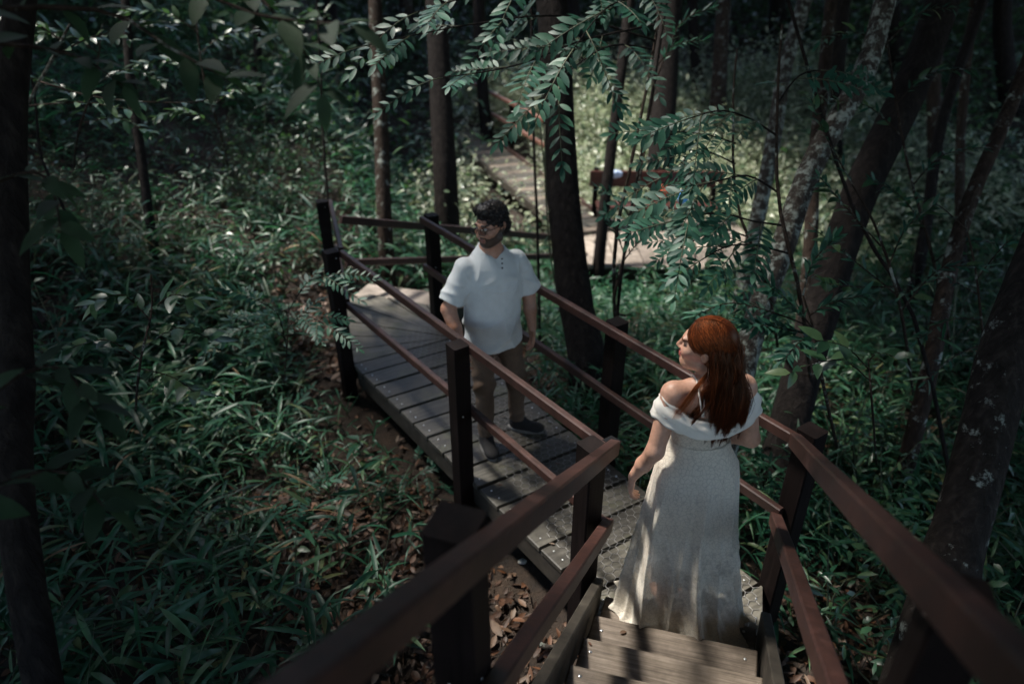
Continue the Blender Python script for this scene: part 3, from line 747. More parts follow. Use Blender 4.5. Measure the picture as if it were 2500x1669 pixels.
    def folds(P):
        x, y, z = P[..., 0], P[..., 1], P[..., 2]
        rid = lambda t_: (1 - np.abs(np.sin(t_))) ** 1.6 - .3
        a = .013 * rid(11 * (x + .05 * np.sin(z * 7 + 1) + .3 * y) + 2.2 * z + .7) * sst(1.26, .98, z)
        ax_ = np.abs(x) - .16; rr_ = np.sqrt(ax_ ** 2 + (z - 1.28) ** 2); an = np.arctan2(z - 1.28, ax_)
        b = .010 * rid(an * 3.2 + x * 4 + .6) * np.exp(-(rr_ / .13) ** 2) * sst(.03, .07, rr_)
        c = .005 * fnoise(P, 8, 1.3) + .003 * fnoise(P, 19, 4)
        dg = .011 * rid(17 * (z - .55 * x) + 1.2 * np.sin(9 * x + 2)) * sst(1.10, .93, z) * sst(.22, -.05, x)
        sl_ = .008 * rid(26 * z + 12 * x + 7 * y) * sst(.20, .25, np.abs(x)) * sst(1.36, 1.25, z)
        seam = .004 * np.exp(-((z - 1.235 - .25 * np.abs(x)) / .006) ** 2) * (y < -.05) * sst(.16, .12, np.abs(x))
        return -(1.7 * a + 1.5 * b + c + 1.6 * dg + 1.3 * sl_ + seam) - .003
    hem = lambda P: (.800 + .30 * np.abs(P[..., 0]) ** 1.5 + .012 * np.sin(P[..., 0] * 19)) - P[..., 2]
    V, F = sdf_mesh(Sx, .0055, folds, (hem,)); V = relax(V, F, 1, .35)
    sh = obj('shirt', mesh('shirt', V, F, M_shirt, True), p)
    for kx in (0, 1, 2):
        z = 1.455 - .026 * kx; V, F = tube_vf([(0, 0, -.003), (0, 0, .003)], [.006, .006], 8)
        o = obj('button', mesh('button', V, F, M_button, True), sh, (.018 - .004 * kx, -.126 - .012 * kx, z)); o.rotation_euler = (R(80), 0, 0)
    V, F = beam_vf((-.10, -.178, 1.268), (0, -.186, 1.252), .004, .004, .001); V2, F2 = beam_vf((0, -.186, 1.252), (.10, -.178, 1.268), .004, .004, .001)
    # trousers
    Tx = [(loft([(.78, .13, .115, 0, 0), (.88, .168, .124, 0, 0), (1.0, .162, .112, 0, .0), (1.06, .155, .105, 0, .0)]), 0, 'u')]
    for h_, k_, a_ in ((hipr, kr, ar), (hipl, kl, al)):
        Tx += [(rc(h_, k_, .097, .072), .05, 'u'), (rc(k_, a_ + [0, 0, .01], .070, .056), .04, 'u')]
    def tf(P):
        z = P[..., 2]; lo_ = sst(.34, .10, z)
        return -(.008 * ((1 - np.abs(np.sin(45 * z + 6 * P[..., 0] + 3 * np.sin(P[..., 1] * 24)))) ** 1.5 - .3) * lo_ + .005 * fnoise(P, 17, 2.2) + .005 * np.sin(48 * (z + .9 * P[..., 1])) * sst(.15, .06, np.abs(z - .5)) + .004 * np.sin(50 * (z - .8 * np.abs(P[..., 0]))) * sst(.12, .05, np.abs(z - .84)))
    V, F = sdf_mesh(Tx, .0065, tf, (lambda P: .098 - P[..., 2],)); V = relax(V, F, 1, .4)
    obj('trousers', mesh('trousers', V, F, M_trouser, True), p)
    for a_, yaw in ((ar, R(-6)), (al, R(52))):
        f = np.array([a_[0], a_[1], 0]); Ms = rotm(yaw)
        Px = [(ell((0, -.015, .055), (.046, .075, .055)), 0, 'u'), (ell((0, -.10, .040), (.050, .095, .036)), .04, 'u'), (ell((0, -.155, .034), (.046, .055, .028)), .03, 'u'), (rc((0, .0, .06), (0, -.01, .11), .044, .047), .03, 'u')]
        V, F = sdf_mesh(Px, .006, None, (lambda P: .012 - P[..., 2], lambda P: P[..., 2] - .105))
        o = obj('shoe', mesh('shoe', V, F, M_shoe, True), p, f); o.rotation_euler = (0, 0, yaw)
        out = [(.047 * math.sin(t) * (1 + .10 * math.cos(t) * -1), -.068 - .142 * math.cos(t)) for t in np.linspace(0, 2 * math.pi, 25)[:-1]]
        V, F = poly_slab([np.array((x * 1.1, y)) for x, y in out][::1], 0, .024)
        obj('sole', mesh('sole', V, F, M_sole), o)
    # hair
    Hh = [(ell((0, .020, .038), (.079, .098, .091)), 0, 'u'), (ell((0, -.052, .098), (.060, .042, .030)), .03, 'u'), (rc((-.05, .075, -.03), (.05, .075, -.03), .026, .026), .04, 'u'), (rc((0, .09, -.055), (0, .108, -.075), .020, .024), .012, 'u'),
          (rc((-.080, .0, .02), (-.078, -.002, -.025), .010, .006), .012, 'u'), (rc((.080, .0, .02), (.078, -.002, -.025), .010, .006), .012, 'u'),
          (ell((0, -.125, -.015), (.079, .088, .083)), .006, 's'), (ell((.09, .012, -.04), (.03, .03, .045)), .006, 's'), (ell((-.09, .012, -.04), (.03, .03, .045)), .006, 's')]
    V, F = sdf_mesh(Hh, .005, lambda P: -(.005 * fnoise(P, 75, .5) + .003 * fnoise(P, 150, 2))); 
    V = np.array(hc) + V @ HM.T * HS
    hr = obj('hair', mesh('hair', V, F, M_bhair, True), p)
    # short curls so that the outline is not smooth
    k = rng.choice(len(V), 900); nv = unit(V[k] - (np.array(hc) + HM @ np.array([0, .02, .03]))); a = rng.normal(0, 1, (900, 3)); t1 = unit(np.cross(nv, a)); t2 = np.cross(nv, t1)
    th = np.linspace(0, 4.5, 6); rr = rng.uniform(.003, .006, 900)[:, None, None]
    P = V[k][:, None] + rr * (nv[:, None] * (np.sin(th)[None, :, None] * .9 + .2) + t1[:, None] * np.cos(th)[None, :, None] - t1[:, None]) + t2[:, None] * (th * .002)[None, :, None]
    Vc, Fc = tubes_many(P, np.full((900, 6), .0016), 3); obj('curls', mesh('curls', Vc, Fc, M_bhair, True), hr)
    # spectacles
    g = obj('glasses', None, p); bpy.data.objects.remove(g)
    mb = MB()
    for sx in (-1, 1):
        ring = [(sx * .034 + .027 * math.copysign(abs(math.cos(t)) ** .6, math.cos(t)), -.117 + .004 * abs(math.cos(t)) * (1 if math.cos(t) * sx > 0 else 0), -.002 + .0175 * math.copysign(abs(math.sin(t)) ** .7, math.sin(t))) for t in np.linspace(0, 2 * math.pi, 21)]
        mb.add(*tube_vf([hp(v) for v in ring], .0022, 5, False))
        mb.add(*tube_vf([hp(v) for v in ((sx * .062, -.112, .006), (sx * .078, -.06, .006), (sx * .083, .012, .004), (sx * .081, .03, -.016))], .0022, 5))
    mb.add(*tube_vf([hp(v) for v in ((-.008, -.118, .004), (0, -.121, .006), (.008, -.118, .004))], .002, 5))
    gl_ = obj('glasses', mb.mesh('glasses', M_frame, True), p)
    for sx in (-1, 1):
        V = [hp((sx * .034 + .026 * math.cos(t), -.117, -.002 + .0165 * math.sin(t))) for t in np.linspace(0, 2 * math.pi, 17)[:-1]]; Vb = [v + Vector(HM @ np.array([0, .0015, 0])) for v in V]
        nn_ = 16; F = [tuple(range(nn_)), tuple(range(2 * nn_ - 1, nn_ - 1, -1))] + [(i, nn_ + i, nn_ + (i + 1) % nn_, (i + 1) % nn_) for i in range(nn_)]
        obj('lens', mesh('lens', V + Vb, F, M_lens), gl_)
        V, F = sdf_mesh([(ell((0, 0, 0), (.012, .012, .0085)), 0, 'u')], .003); e = obj('eye', mesh('eye', np.array(hp((sx * .031, -.083, .003))) + V @ HM.T * HS, F, M_eye, True), p)
        V, F = sdf_mesh([(ell((0, 0, 0), (.0055, .003, .0055)), 0, 'u')], .0015); obj('iris', mesh('iris', np.array(hp((sx * .031 - .002, -.0945, .003))) + V @ HM.T * HS, F, M_iris, True), e)
build_man()

# ------------------------------------------------------------------ the bride
def m_lace(name, col, holes=.0, scale=24, sheer=0.):
    """embroidered net: dense floral motifs, open net between them"""
    m, N, L, b = mat(name); v = coords(N, L)
    n0 = noise(N, L, scale * .8, 3, v); ad = N.new('ShaderNodeVectorMath'); ad.operation = 'MULTIPLY_ADD'; ad.inputs[1].default_value = (.035, .035, .035)
    L.new(n0.outputs['Color'], ad.inputs[0]); L.new(v, ad.inputs[2])
    vo = N.new('ShaderNodeTexVoronoi'); vo.inputs['Scale'].default_value = scale * 2.2; L.new(ad.outputs[0], vo.inputs['Vector'])
    vo2 = N.new('ShaderNodeTexVoronoi'); vo2.feature = 'DISTANCE_TO_EDGE'; vo2.inputs['Scale'].default_value = scale * 2.2; L.new(ad.outputs[0], vo2.inputs['Vector'])
    r = ramp(N, [(.02, (0, 0, 0)), (.10, (1, 1, 1))]); L.new(vo2.outputs['Distance'], r.inputs[0])        # motif =1, vein = 0
    cr = ramp(N, [(0, tuple(c * .74 for c in col)), (1, col)]); L.new(r.outputs[0], cr.inputs[0]); L.new(cr.outputs[0], b.inputs['Base Color'])
    b.inputs['Roughness'].default_value = .8; b.inputs['Sheen Weight'].default_value = .15
    bump(N, L, b, r.outputs[0], .45, .004)
    tl = N.new('ShaderNodeBsdfTranslucent'); tl.inputs[0].default_value = (*[c * .9 for c in col], 1)
    ms = N.new('ShaderNodeMixShader'); ms.inputs[0].default_value = .25; L.new(b.outputs[0], ms.inputs[1]); L.new(tl.outputs[0], ms.inputs[2])
    last = ms.outputs[0]
    if sheer > 0:
        big = noise(N, L, 7.5, 4, v, .6); rb_ = ramp(N, [(.44, (1, 1, 1)), (.54, (.15, .15, .15))]); L.new(big.outputs[0], rb_.inputs[0])
        mu = rb_
        sx_ = N.new('ShaderNodeSeparateXYZ'); L.new(v, sx_.inputs[0]); mr = N.new('ShaderNodeMapRange'); mr.inputs[1].default_value = .75; mr.inputs[2].default_value = .40; mr.inputs[3].default_value = 0; mr.inputs[4].default_value = sheer; L.new(sx_.outputs[2], mr.inputs[0])
        mh = N.new('ShaderNodeMapRange'); mh.inputs[1].default_value = .10; mh.inputs[2].default_value = .24; L.new(sx_.outputs[2], mh.inputs[0]); mm = N.new('ShaderNodeMath'); mm.operation = 'MULTIPLY'; L.new(mr.outputs[0], mm.inputs[0]); L.new(mh.outputs[0], mm.inputs[1]); mr = mm
        m2 = N.new('ShaderNodeMath'); m2.operation = 'MULTIPLY'; m2.use_clamp = True; L.new(mr.outputs[0], m2.inputs[1]); L.new(mu.outputs[0], m2.inputs[0])
        tp = N.new('ShaderNodeBsdfTransparent'); mt = N.new('ShaderNodeMixShader'); L.new(m2.outputs[0], mt.inputs[0]); L.new(last, mt.inputs[1]); L.new(tp.outputs[0], mt.inputs[2]); last = mt.outputs[0]
    L.new(last, N['Material Output'].inputs[0]); return m
M_lace = m_lace('ivory_lace', (.80, .72, .60))
M_skirt = m_lace('ivory_lace_skirt', (.80, .735, .63), sheer=.40)
M_lining = fabric('nude_lining', (.42, .33, .25), 500, .75, .06)
M_band = fabric('ivory_chiffon', (.72, .68, .62), 500, .7, .05, .15)
def m_hair(name, a, b_, c):
    m, N, L, b = mat(name); at = N.new('ShaderNodeAttribute'); at.attribute_name = 'rnd'
    r = ramp(N, [(0, a), (.5, b_), (1, c)]); L.new(at.outputs['Fac'], r.inputs[0]); L.new(r.outputs[0], b.inputs['Base Color'])
    b.inputs['Roughness'].default_value = .42; b.inputs['Specular IOR Level'].default_value = .45; b.inputs['Specular Tint'].default_value = (1, .55, .3, 1); return m
M_rhair = m_hair('red_hair', (.016, .005, .003), (.075, .017, .006), (.34, .085, .023))
def build_woman():
    ZF = RISE; TH = R(190)
    root = Vector((.845, 2.475, ZF))
    p = thing('person', 'red haired bride in off-shoulder ivory lace dress, seen from behind on the steps', 'person', root, TH)
    B = [(loft([(.80, .15, .12, 0, .01), (.92, .168, .125, 0, .015), (1.03, .125, .095, 0, .0), (1.10, .118, .088, 0, -.005), (1.22, .135, .095, 0, -.005), (1.32, .145, .085, 0, .005), (1.375, .10, .06, 0, .012), (1.40, .06, .05, 0, .012)]), 0, 'u'),
         (rc((0, .012, 1.36), (0, .0, 1.50), .050, .046), .045, 'u'), (ell((.055, -.085, 1.235), (.055, .05, .055)), .03, 'u'), (ell((-.055, -.085, 1.235), (.055, .05, .055)), .03, 'u'),
         (rc((-.02, .015, 1.37), (-.155, .01, 1.345), .035, .045), .04, 'u'), (rc((.02, .015, 1.37), (.155, .01, 1.345), .035, .045), .04, 'u')]
    for sx in (-1, 1):
        B += [(rc((sx * .085, .02, .86), (sx * .075, -.01, .47), .085, .055), .05, 'u'), (rc((sx * .075, -.01, .47), (sx * .07, .02, .09), .052, .034), .03, 'u'), (rc((sx * .07, .03, .05), (sx * .075, -.10, .03), .030, .024), .03, 'u')]
    shl, ell_, wrl = np.array([.165, .01, 1.335]), np.array([.232, .055, 1.075]), np.array([.285, -.035, .865])
    shr, elr, wrr = np.array([-.165, .01, 1.335]), np.array([-.215, .055, 1.085]), np.array([-.12, -.15, .98])
    for s_, e_, w_ in ((shl, ell_, wrl), (shr, elr, wrr)):
        B += [(rc(s_, e_, .050, .038), .03, 'u'), (rc(e_, (e_ + w_) / 2, .039, .034), .02, 'u'), (rc((e_ + w_) / 2, w_, .034, .022), .02, 'u')]
    B += hand_prims(wrl, (.02, -.12, -1), (-1, .25, 0), (-.2, -1, .1), .93, .75)
    B += hand_prims(wrr, (.8, -.5, .1), (.2, .6, -.6), (0, -.4, 1), .93, .8)
    hc = (.035, -.015, 1.545); HM = rotm(R(52), R(-4), R(6)); HP = head_prims(True)
    B += xf_prims(HP, hc, HM)
    V, F = sdf_mesh(B, .005); V = relax(V, F, 1, .45)
    col = np.tile(np.array([[.52, .30, .215]]), (len(V), 1)); q = (V - np.array(hc)) @ HM; inh = V[:, 2] > 1.42
    col[inh & (q[:, 1] < -.088) & (abs(q[:, 0]) < .021) & (q[:, 2] < -.054) & (q[:, 2] > -.080)] = (.38, .10, .085)
    ck = inh & (((np.abs(q[:, 0]) - .045) / .025) ** 2 + ((q[:, 2] + .035) / .022) ** 2 < 1); col[ck] = (.56, .27, .20)
    brow = inh & (abs(q[:, 2] - .027 + .1 * np.abs(np.abs(q[:, 0]) - .03)) < .0045) & (abs(q[:, 0]) > .014) & (abs(q[:, 0]) < .052) & (q[:, 1] < -.06); col[brow] = (.13, .045, .02)
    eye = inh & (((np.abs(q[:, 0]) - .032) / .019) ** 2 + ((q[:, 2] - .001) / .007) ** 2 < 1) & (q[:, 1] < -.055); col[eye] = (.09, .05, .04)
    obj('body', mesh('body', V, F, M_skin, True, col=col), p)
    def hpt(v): return np.array(hc) + HM @ np.array(v, float)
    # bodice
    Bx = [(loft([(.86, .180, .142, 0, .018), (.95, .178, .138, 0, .018), (1.03, .138, .108, 0, .003), (1.09, .130, .100, 0, -.004), (1.2, .146, .108, 0, -.006), (1.29, .156, .104, 0, .0), (1.30, .150, .09, 0, .0)]), 0, 'u'),
          (ell((.055, -.087, 1.235), (.062, .056, .06)), .03, 'u'), (ell((-.055, -.087, 1.235), (.062, .056, .06)), .03, 'u')]
    top = lambda P: P[..., 2] - (1.245 - .25 * P[..., 1] * (P[..., 1] < 0))
    V, F = sdf_mesh(Bx, .006, lambda P: -(.0022 * np.sin(70 * P[..., 2] + 12 * P[..., 0] + 3 * np.sin(30 * P[..., 0])) * sst(1.2, 1.05, P[..., 2]) * sst(.95, 1.05, P[..., 2])), (top, lambda P: 1.06 - P[..., 2])); V = relax(V, F, 1, .4)
    dress = obj('dress_bodice', mesh('dress_bodice', V, F, M_lace, True), p)
    # skirt: rings of a flowing surface, folds deepening to the hem, small train behind (local +y)
    nT, nZ = 300, 70
    th = np.linspace(0, 2 * np.pi, nT, endpoint=False)
    PR = np.array([(1.09, .1335, .1035, -.004), (1.03, .143, .113, .003), (.96, .181, .142, .016), (.87, .193, .156, .018), (.6, .215, .176, .02), (.3, .248, .215, .035), (.12, .275, .25, .05), (.04, .285, .28, .06), (.008, .312, .325, .065)])[::-1]
    def skirt(ztop, zbot, off, amp, seed):
        V = []
        for i in range(nZ):
            f = i / (nZ - 1); z = ztop + (zbot - ztop) * f
            rx, ry, cyy = [np.interp(z, PR[:, 0], PR[:, k]) for k in (1, 2, 3)]
            g = np.clip((1.0 - z) / 1.0, 0, 1)
            tw = th + .30 * np.sin(2 * th + 1 + seed) + .16 * np.sin(3 * th + 2.2 + .7 * g) + .05 * np.sin(7 * th + z * 5)
            r1_ = 1 - np.abs(np.sin(4.5 * tw + .35 * np.sin(z * 4 + seed))); r2_ = 1 - np.abs(np.sin(8 * tw + 1.1 + seed + .5 * z))
            s = amp * (g ** .85) * (r1_ ** 1.15 - .35 + .4 * (r2_ ** 1.3 - .3)) + .0025 * np.sin(th * 40 + z * 60) * g
            x = np.cos(th) * (rx + off + s); y = cyy + np.sin(th) * (ry + off + s)
            V.append(np.stack([x, y, z + .02 * (r1_ - .5) * sst(.12, .0, z)], 1))
        V = np.array(V); i, j = np.meshgrid(np.arange(nZ - 1), np.arange(nT), indexing='ij'); a = (i * nT + j).ravel(); b = (i * nT + (j + 1) % nT).ravel()
        return V.reshape(-1, 3), np.stack([a, a + nT, b + nT, b], 1)
    V, F = skirt(1.085, .006, .004, .085, 0); obj('skirt', mesh('skirt', V, F, M_skirt, True), p)
    V, F = skirt(.95, .36, -.014, .03, .0); obj('skirt_lining', mesh('skirt_lining', V, F, M_lining, True), p)
    # draped off-shoulder band
    nU, nW = 160, 16; u = np.linspace(0, 2 * np.pi, nU, endpoint=False)
    cx, cyy = .222 * np.sign(np.cos(u)) * np.abs(np.cos(u)) ** .9, .012 + np.where(np.sin(u) > 0, .108, .125) * np.sin(u)
    czz = 1.222 + .062 * np.cos(u) ** 2 - .010 * np.sin(u) + .008 * np.sin(3 * u)
    V = []
    for k in range(nW):
        a = 2 * math.pi * k / nW
        wv = .014 + .003 * np.sin(5 * u + 1); hv = .034 + .020 * np.cos(u) ** 2
        rip = .0065 * math.sin(a * 6 + 1.0) * (1 + .5 * np.sin(3 * u + a)) + .004 * np.sin(11 * u + 4 * a)
        nx, ny = np.cos(u) / 1.0, np.sin(u)
        o = wv * math.cos(a) + rip + .018 * (-math.sin(a)) ; V.append(np.stack([cx + nx * o, cyy + ny * o, czz + hv * math.sin(a) + .003 * np.sin(9 * u + a)], 1))
    V = np.array(V); i, j = np.meshgrid(np.arange(nW), np.arange(nU), indexing='ij')
    a = (i * nU + j).ravel(); b = (i * nU + (j + 1) % nU).ravel(); c = (((i + 1) % nW) * nU + (j + 1) % nU).ravel(); d = (((i + 1) % nW) * nU + j).ravel()
    obj('shoulder_drape', mesh('shoulder_drape', V.reshape(-1, 3), np.stack([a, b, c, d], 1), M_band, True), p)
    mb = MB()
    for x0, x1 in ((.075, .062), (.055, .06)):
        pth = smooth_path([(x0, -.03, 1.408), (x0, .03, 1.408), (x0 * .98, .078, 1.35), (x1, .106, 1.27)], 10); mb.add(*tube_vf(pth, .0045, 5))
    obj('strap', mb.mesh('strap', M_band, True), p)
    # hair: scalp cap and strands
    Hc = [(ell((0, .022, .038), (.084, .106, .102)), 0, 'u'), (ell((0, .06, -.02), (.072, .07, .08)), .03, 'u'), (ell((0, -.118, -.045), (.074, .088, .098)), .008, 's'), (ell((.09, -.005, -.035), (.035, .045, .045)), .008, 's'), (ell((-.09, -.005, -.035), (.035, .045, .045)), .008, 's')]
    V, F = sdf_mesh(Hc, .005); Vh = V.copy(); V = np.array(hc) + V @ HM.T
    hair = obj('hair', mesh('hair', V, F, M_rhair, True, rnd=np.clip(.3 + .1 * fnoise(V, 40), 0, 1)), p)
    # top strands: from the parting back to the knot, over the cap
    strands = []; rn = []
    def on_cap(v, k=1.02):      # push head-frame point onto the hair ellipsoid
        c = np.array([0, .022, .038]); r = np.array([.084, .106, .102]); q_ = (v - c) / r; return c + q_ / (np.linalg.norm(q_, axis=-1, keepdims=True) + 1e-9) * r * k
    nS = 1500
    knot = np.array([0, .118, .005])
    for s_ in range(nS):
        sx = 1 if s_ % 2 else -1
        t0 = random.uniform(-.085, .06); start = np.array([.012 + sx * .002, t0, .14])
        mid = np.array([sx * random.uniform(.03, .10), t0 * .5 + random.uniform(-.02, .05), random.uniform(-.01, .10)])
        tt = np.linspace(0, 1, 12)[:, None]
        pts = (1 - tt) ** 2 * start + 2 * tt * (1 - tt) * mid * 1.5 + tt ** 2 * (knot + [sx * random.uniform(0, .03), 0, random.uniform(-.03, .02)])
        pts = on_cap(pts, 1.0 + random.uniform(-.01, .025) + .01 * np.sin(tt * math.pi))
        strands.append(np.array(hc) + pts @ HM.T); rn.append(random.gauss(.56, .26))  # lighter mean tone: light on the crown of the head put into colour
    # long wavy hair falling down the back, in locks (body frame)
    nK = 110
    for lk in range(nK):
        a = random.uniform(-1.35, 1.35); hz = random.uniform(-.05, .05)
        r0 = on_cap(np.array([[.10 * math.sin(a), .022 + .10 * math.cos(a), hz]]), .98)[0]
        P0 = np.array(hc) + HM @ r0
        ex = -.028 + random.gauss(0, .036) + (P0[0] - hc[0]) * .40
        if lk % 11 == 0: ex = -.125 + random.uniform(-.03, .03)
        if lk % 17 == 0: ex = .075 + random.uniform(-.02, .03)
        side = abs(ex + .028)
        ez = random.uniform(1.13, 1.25) + side * .35
        back = .122 - 1.6 * side ** 2 + random.uniform(-.035, .010)
        P1 = P0 + np.array([(ex - P0[0]) * .2, .022, -.075]); P2 = np.array([P0[0] * .35 + ex * .65, back + .012, 1.36]); P3 = np.array([ex, back, ez])
        wv = random.uniform(.010, .022); ph = random.uniform(0, 6); k = np.linspace(0, 1, 12); lt = random.gauss(.33, .15)  # darker mean tone: shade on the lower hair put into colour
        cpth = smooth_path([P0, P1, P2, P3], 12); cpth[:, 0] += wv * np.sin(k * 11 + ph) * k; cpth[:, 1] += wv * .7 * np.cos(k * 10 + ph) * k
        sp = np.interp(k, [0, .3, .75, 1], [.008, .013, .011, .003])
        for q_ in range(34):
            o3 = np.array([random.gauss(0, 1), random.gauss(0, 1), random.gauss(0, .6)]); fl = 1 + (random.random() < .12) * 1.2
            pth = cpth + o3 * sp[:, None] * .62 * fl; pth[:, 2] += random.uniform(-.022, .022) * k ** 2; strands.append(pth); rn.append(lt + random.gauss(-.03, .16))
    # one lock over the left shoulder
    for s_ in range(70):
        P0 = hpt((-.06, .07, -.05)) + np.array([random.gauss(0, .01)] * 3); e = random.gauss(0, .008)
        pth = smooth_path([P0, (.075 + e, .06, 1.41), (.12 + e, .085, 1.36 + e), (.175 + e * 2, .098, 1.285 + random.uniform(-.02, .02))], 12); strands.append(pth); rn.append(random.gauss(.75, .12))
    P = np.array(strands); k = np.linspace(0, 1, 12); rad = np.tile(.0012 * (1 - .7 * k), (len(P), 1))
    Vs, Fs = tubes_many(P, rad, 3); obj('strands', mesh('strands', Vs, Fs, M_rhair, True, rnd=np.repeat(np.clip(rn, 0, 1), 36)), hair)
build_woman()
# ------------------------------------------------------------------ trees
SD = np.array(SUN_DIR)
GAPS = [((-3.4, 7.3, .3), .8), ((2.2, 10.0, -.5), 2.1), ((3.4, 13.0, -.5), 2.3), ((1.0, 13.5, -.5), 2.5), ((2.4, 16.5, .2), 2.0), ((.85, 2.5, 1.6), .35), ((-1.0, 6.3, .0), .5), ((-.2, 4.1, 1.5), .25), ((-2.9, 3.9, 0), .3), ((1.8, 7.0, -.6), .5), ((.75, 1.7, .5), .6), ((-.9, 12.5, -.6), .8), ((-.5, 4.2, 2.7), .3), ((-2.3, 2.7, -.3), .0), ((-2.3, 9.6, .3), .5), ((2.7, 3.7, -.3), .3)]
def crown_mesh(seed, n=3900, rad=2.1):
    r = np.random.default_rng(seed)
    k = 46; cc = unit(r.normal(0, 1, (k, 3))) * (r.uniform(.25, 1, (k, 1)) ** .5) * [rad, rad, rad * .5]
    ci = r.integers(0, k, n); p = cc[ci] + r.normal(0, 1, (n, 3)) * [.30, .30, .16]
    d = unit(r.normal(0, 1, (n, 3)) * [1, 1, .5]); nm = unit(r.normal(0, .5, (n, 3)) + [0, 0, 1])
    V, F, idx = leaves(p, d, nm, r.uniform(.13, .26, n), r.uniform(.06, .11, n), r.uniform(.1, .4, n), 3, .15)
    # twigs
    P = np.stack([np.zeros((k, 3)), cc * .5 + r.normal(0, .1, (k, 3)), cc], 1); Vt, Ft = tubes_many(P, np.tile([.035, .02, .006], (k, 1)), 4)
    Vm, Fm, rm = merge([(V, F, r.uniform(0, 1, n)[idx]), (Vt, Ft, 0)])
    nq = len(Fm[0]); nleafq = sum(len(f) for f in F if f.shape[1] == 4)
    mi = np.zeros(len(Fm[0]) + len(Fm[1]), int); mi[nleafq:nq] = 1
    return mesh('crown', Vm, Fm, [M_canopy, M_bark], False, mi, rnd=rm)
CROWNS = [crown_mesh(s) for s in (1, 2, 3, 4)]
TREES = []
def trunk_me(path, rad, n=14, wob=.05, seed=0):
    P = np.asarray(path); m = len(P); r = np.random.default_rng(seed)
    V, F = tube_vf(P, rad, n); V = np.array(V); T = V[:m * n].reshape(m, n, 3); c = P[:, None]
    lump = 1 + wob * np.sin(np.arange(n)[None] * 2.1 + np.arange(m)[:, None] * .35 + seed) + r.normal(0, wob * .4, (m, n))
    V[:m * n] = (c + (T - c) * lump[..., None]).reshape(-1, 3)
    return V, F
def tree(label, pts, r0, r1, m, top=7.5, name='tree', flare=1.5, seed=0, nseg=26):
    pts = [Vector(p) for p in pts]                     # ordered from the ground up
    b = pts[0]; g = float(gz(b.x, b.y))
    d = (pts[0] - pts[1]); 
    if b.z > g: 
        d = d / max(.2, -d.z) if d.z < 0 else Vector((0, 0, -1)); d.x *= .6; d.y *= .6
        b2 = b + d * (b.z - g); b2.z = float(gz(b2.x, b2.y)) - .12; pts = [b2] + pts
    u = pts[-1] - pts[-2]; u = u / max(u.length, .01)
    if pts[-1].z < top:
        u.z = max(u.z, .8); u.normalize(); pts = pts + [pts[-1] + u * (top - pts[-1].z) * .5 + Vector((0, 0, .3)), Vector((pts[-1].x + u.x * (top - pts[-1].z) * .9, pts[-1].y + u.y * (top - pts[-1].z) * .9, top))]
    P = smooth_path(pts, nseg); k = np.linspace(0, 1, nseg); rad = r0 + (r1 - r0) * k; rad = rad * (1 + (flare - 1) * np.exp(-k * nseg * .9))
    root = thing(name, label, 'tree', P[0])
    V, F = trunk_me(P - P[0], rad, seed=seed); obj('trunk', mesh('trunk', V, F, m, True), root)
    TREES.append((root, P, r1)); return root, P
def chain(l): return [at_d(*q) for q in l][::-1]      # given from the top of the picture down
tree('slim dark trunk close to the stair at the left edge of the clearing', chain([(60, -250, 2.3), (25, 300, 2.3), (40, 900, 2.25), (60, 1400, 2.2)]), .055, .045, M_bark, 6.5, seed=1)
tree('thin straight dark trunk standing in the grassy slope', chain([(300, -80, 7.2), (318, 190, 7.2), (345, 380, 7.2), (370, 570, 7.2)]), .05, .04, M_bark, 7, seed=2)
tree('slender brown trunk behind the tall post of the bend', chain([(912, -150, 8.6), (918, 60, 8.6), (930, 300, 8.6), (940, 570, 8.6)]), .095, .08, M_bark2, 8, seed=3)
tree('stout dark trunk left of the lower boardwalk', chain([(1060, -100, 10.5), (1075, 200, 10.5), (1088, 440, 10.5)]), .19, .15, M_bark, 8, seed=4)
big, bigP = tree('large dark trunk wrapped in climbing leaves behind the right railing', chain([(1335, -150, 6.3), (1352, 80, 6.3), (1372, 420, 6.3), (1400, 700, 6.2), (1430, 860, 6.1)]), .165, .13, M_bark, 8, seed=5, flare=1.7)
tree('broad dark trunk standing beyond the picnic platform', chain([(1640, -80, 12.5), (1628, 120, 12.5), (1612, 440, 12.5)]), .25, .2, M_bark, 8, seed=6)
tree('thin dark trunk between the two large trunks by the platform', chain([(1545, -60, 9.6), (1518, 160, 9.6), (1480, 470, 9.6)]), .085, .06, M_bark, 7.5, seed=7)
lich, lichP = tree('leaning trunk spotted with pale lichen beside the bride', chain([(2190, -120, 4.9), (2160, 10, 4.9), (2105, 190, 4.85), (1985, 400, 4.8), (1915, 590, 4.7), (1857, 745, 4.6), (1825, 860, 4.55), (1795, 980, 4.5)]), .085, .07, M_lichen, 7.5, seed=8, nseg=34)
tree('thick black leaning trunk behind the lichen covered one', chain([(2330, -80, 5.6), (2230, 200, 5.5), (2100, 470, 5.4), (2030, 670, 5.3), (1965, 880, 5.2), (1925, 1050, 5.1)]), .145, .12, M_bark, 8, seed=9)
tree('pale brown trunk leaning above the picnic platform', chain([(1990, -100, 7.4), (1960, 20, 7.4), (1915, 170, 7.4), (1890, 330, 7.4), (1835, 600, 7.4)]), .085, .07, M_lichen, 7.5, seed=10)
tree('slim upright trunk crossing in front of the pale brown one', chain([(2045, -100, 6.2), (2028, 20, 6.2), (2010, 200, 6.2), (1985, 420, 6.1), (1975, 640, 6.0)]), .06, .05, M_bark2, 7, seed=11)
tree('slender leaning trunk in the dark right-hand thicket', chain([(2560, 20, 5.3), (2455, 290, 5.2), (2365, 500, 5.1), (2310, 690, 5.0), (2270, 900, 5.0)]), .06, .045, M_bark2, 7, seed=12)
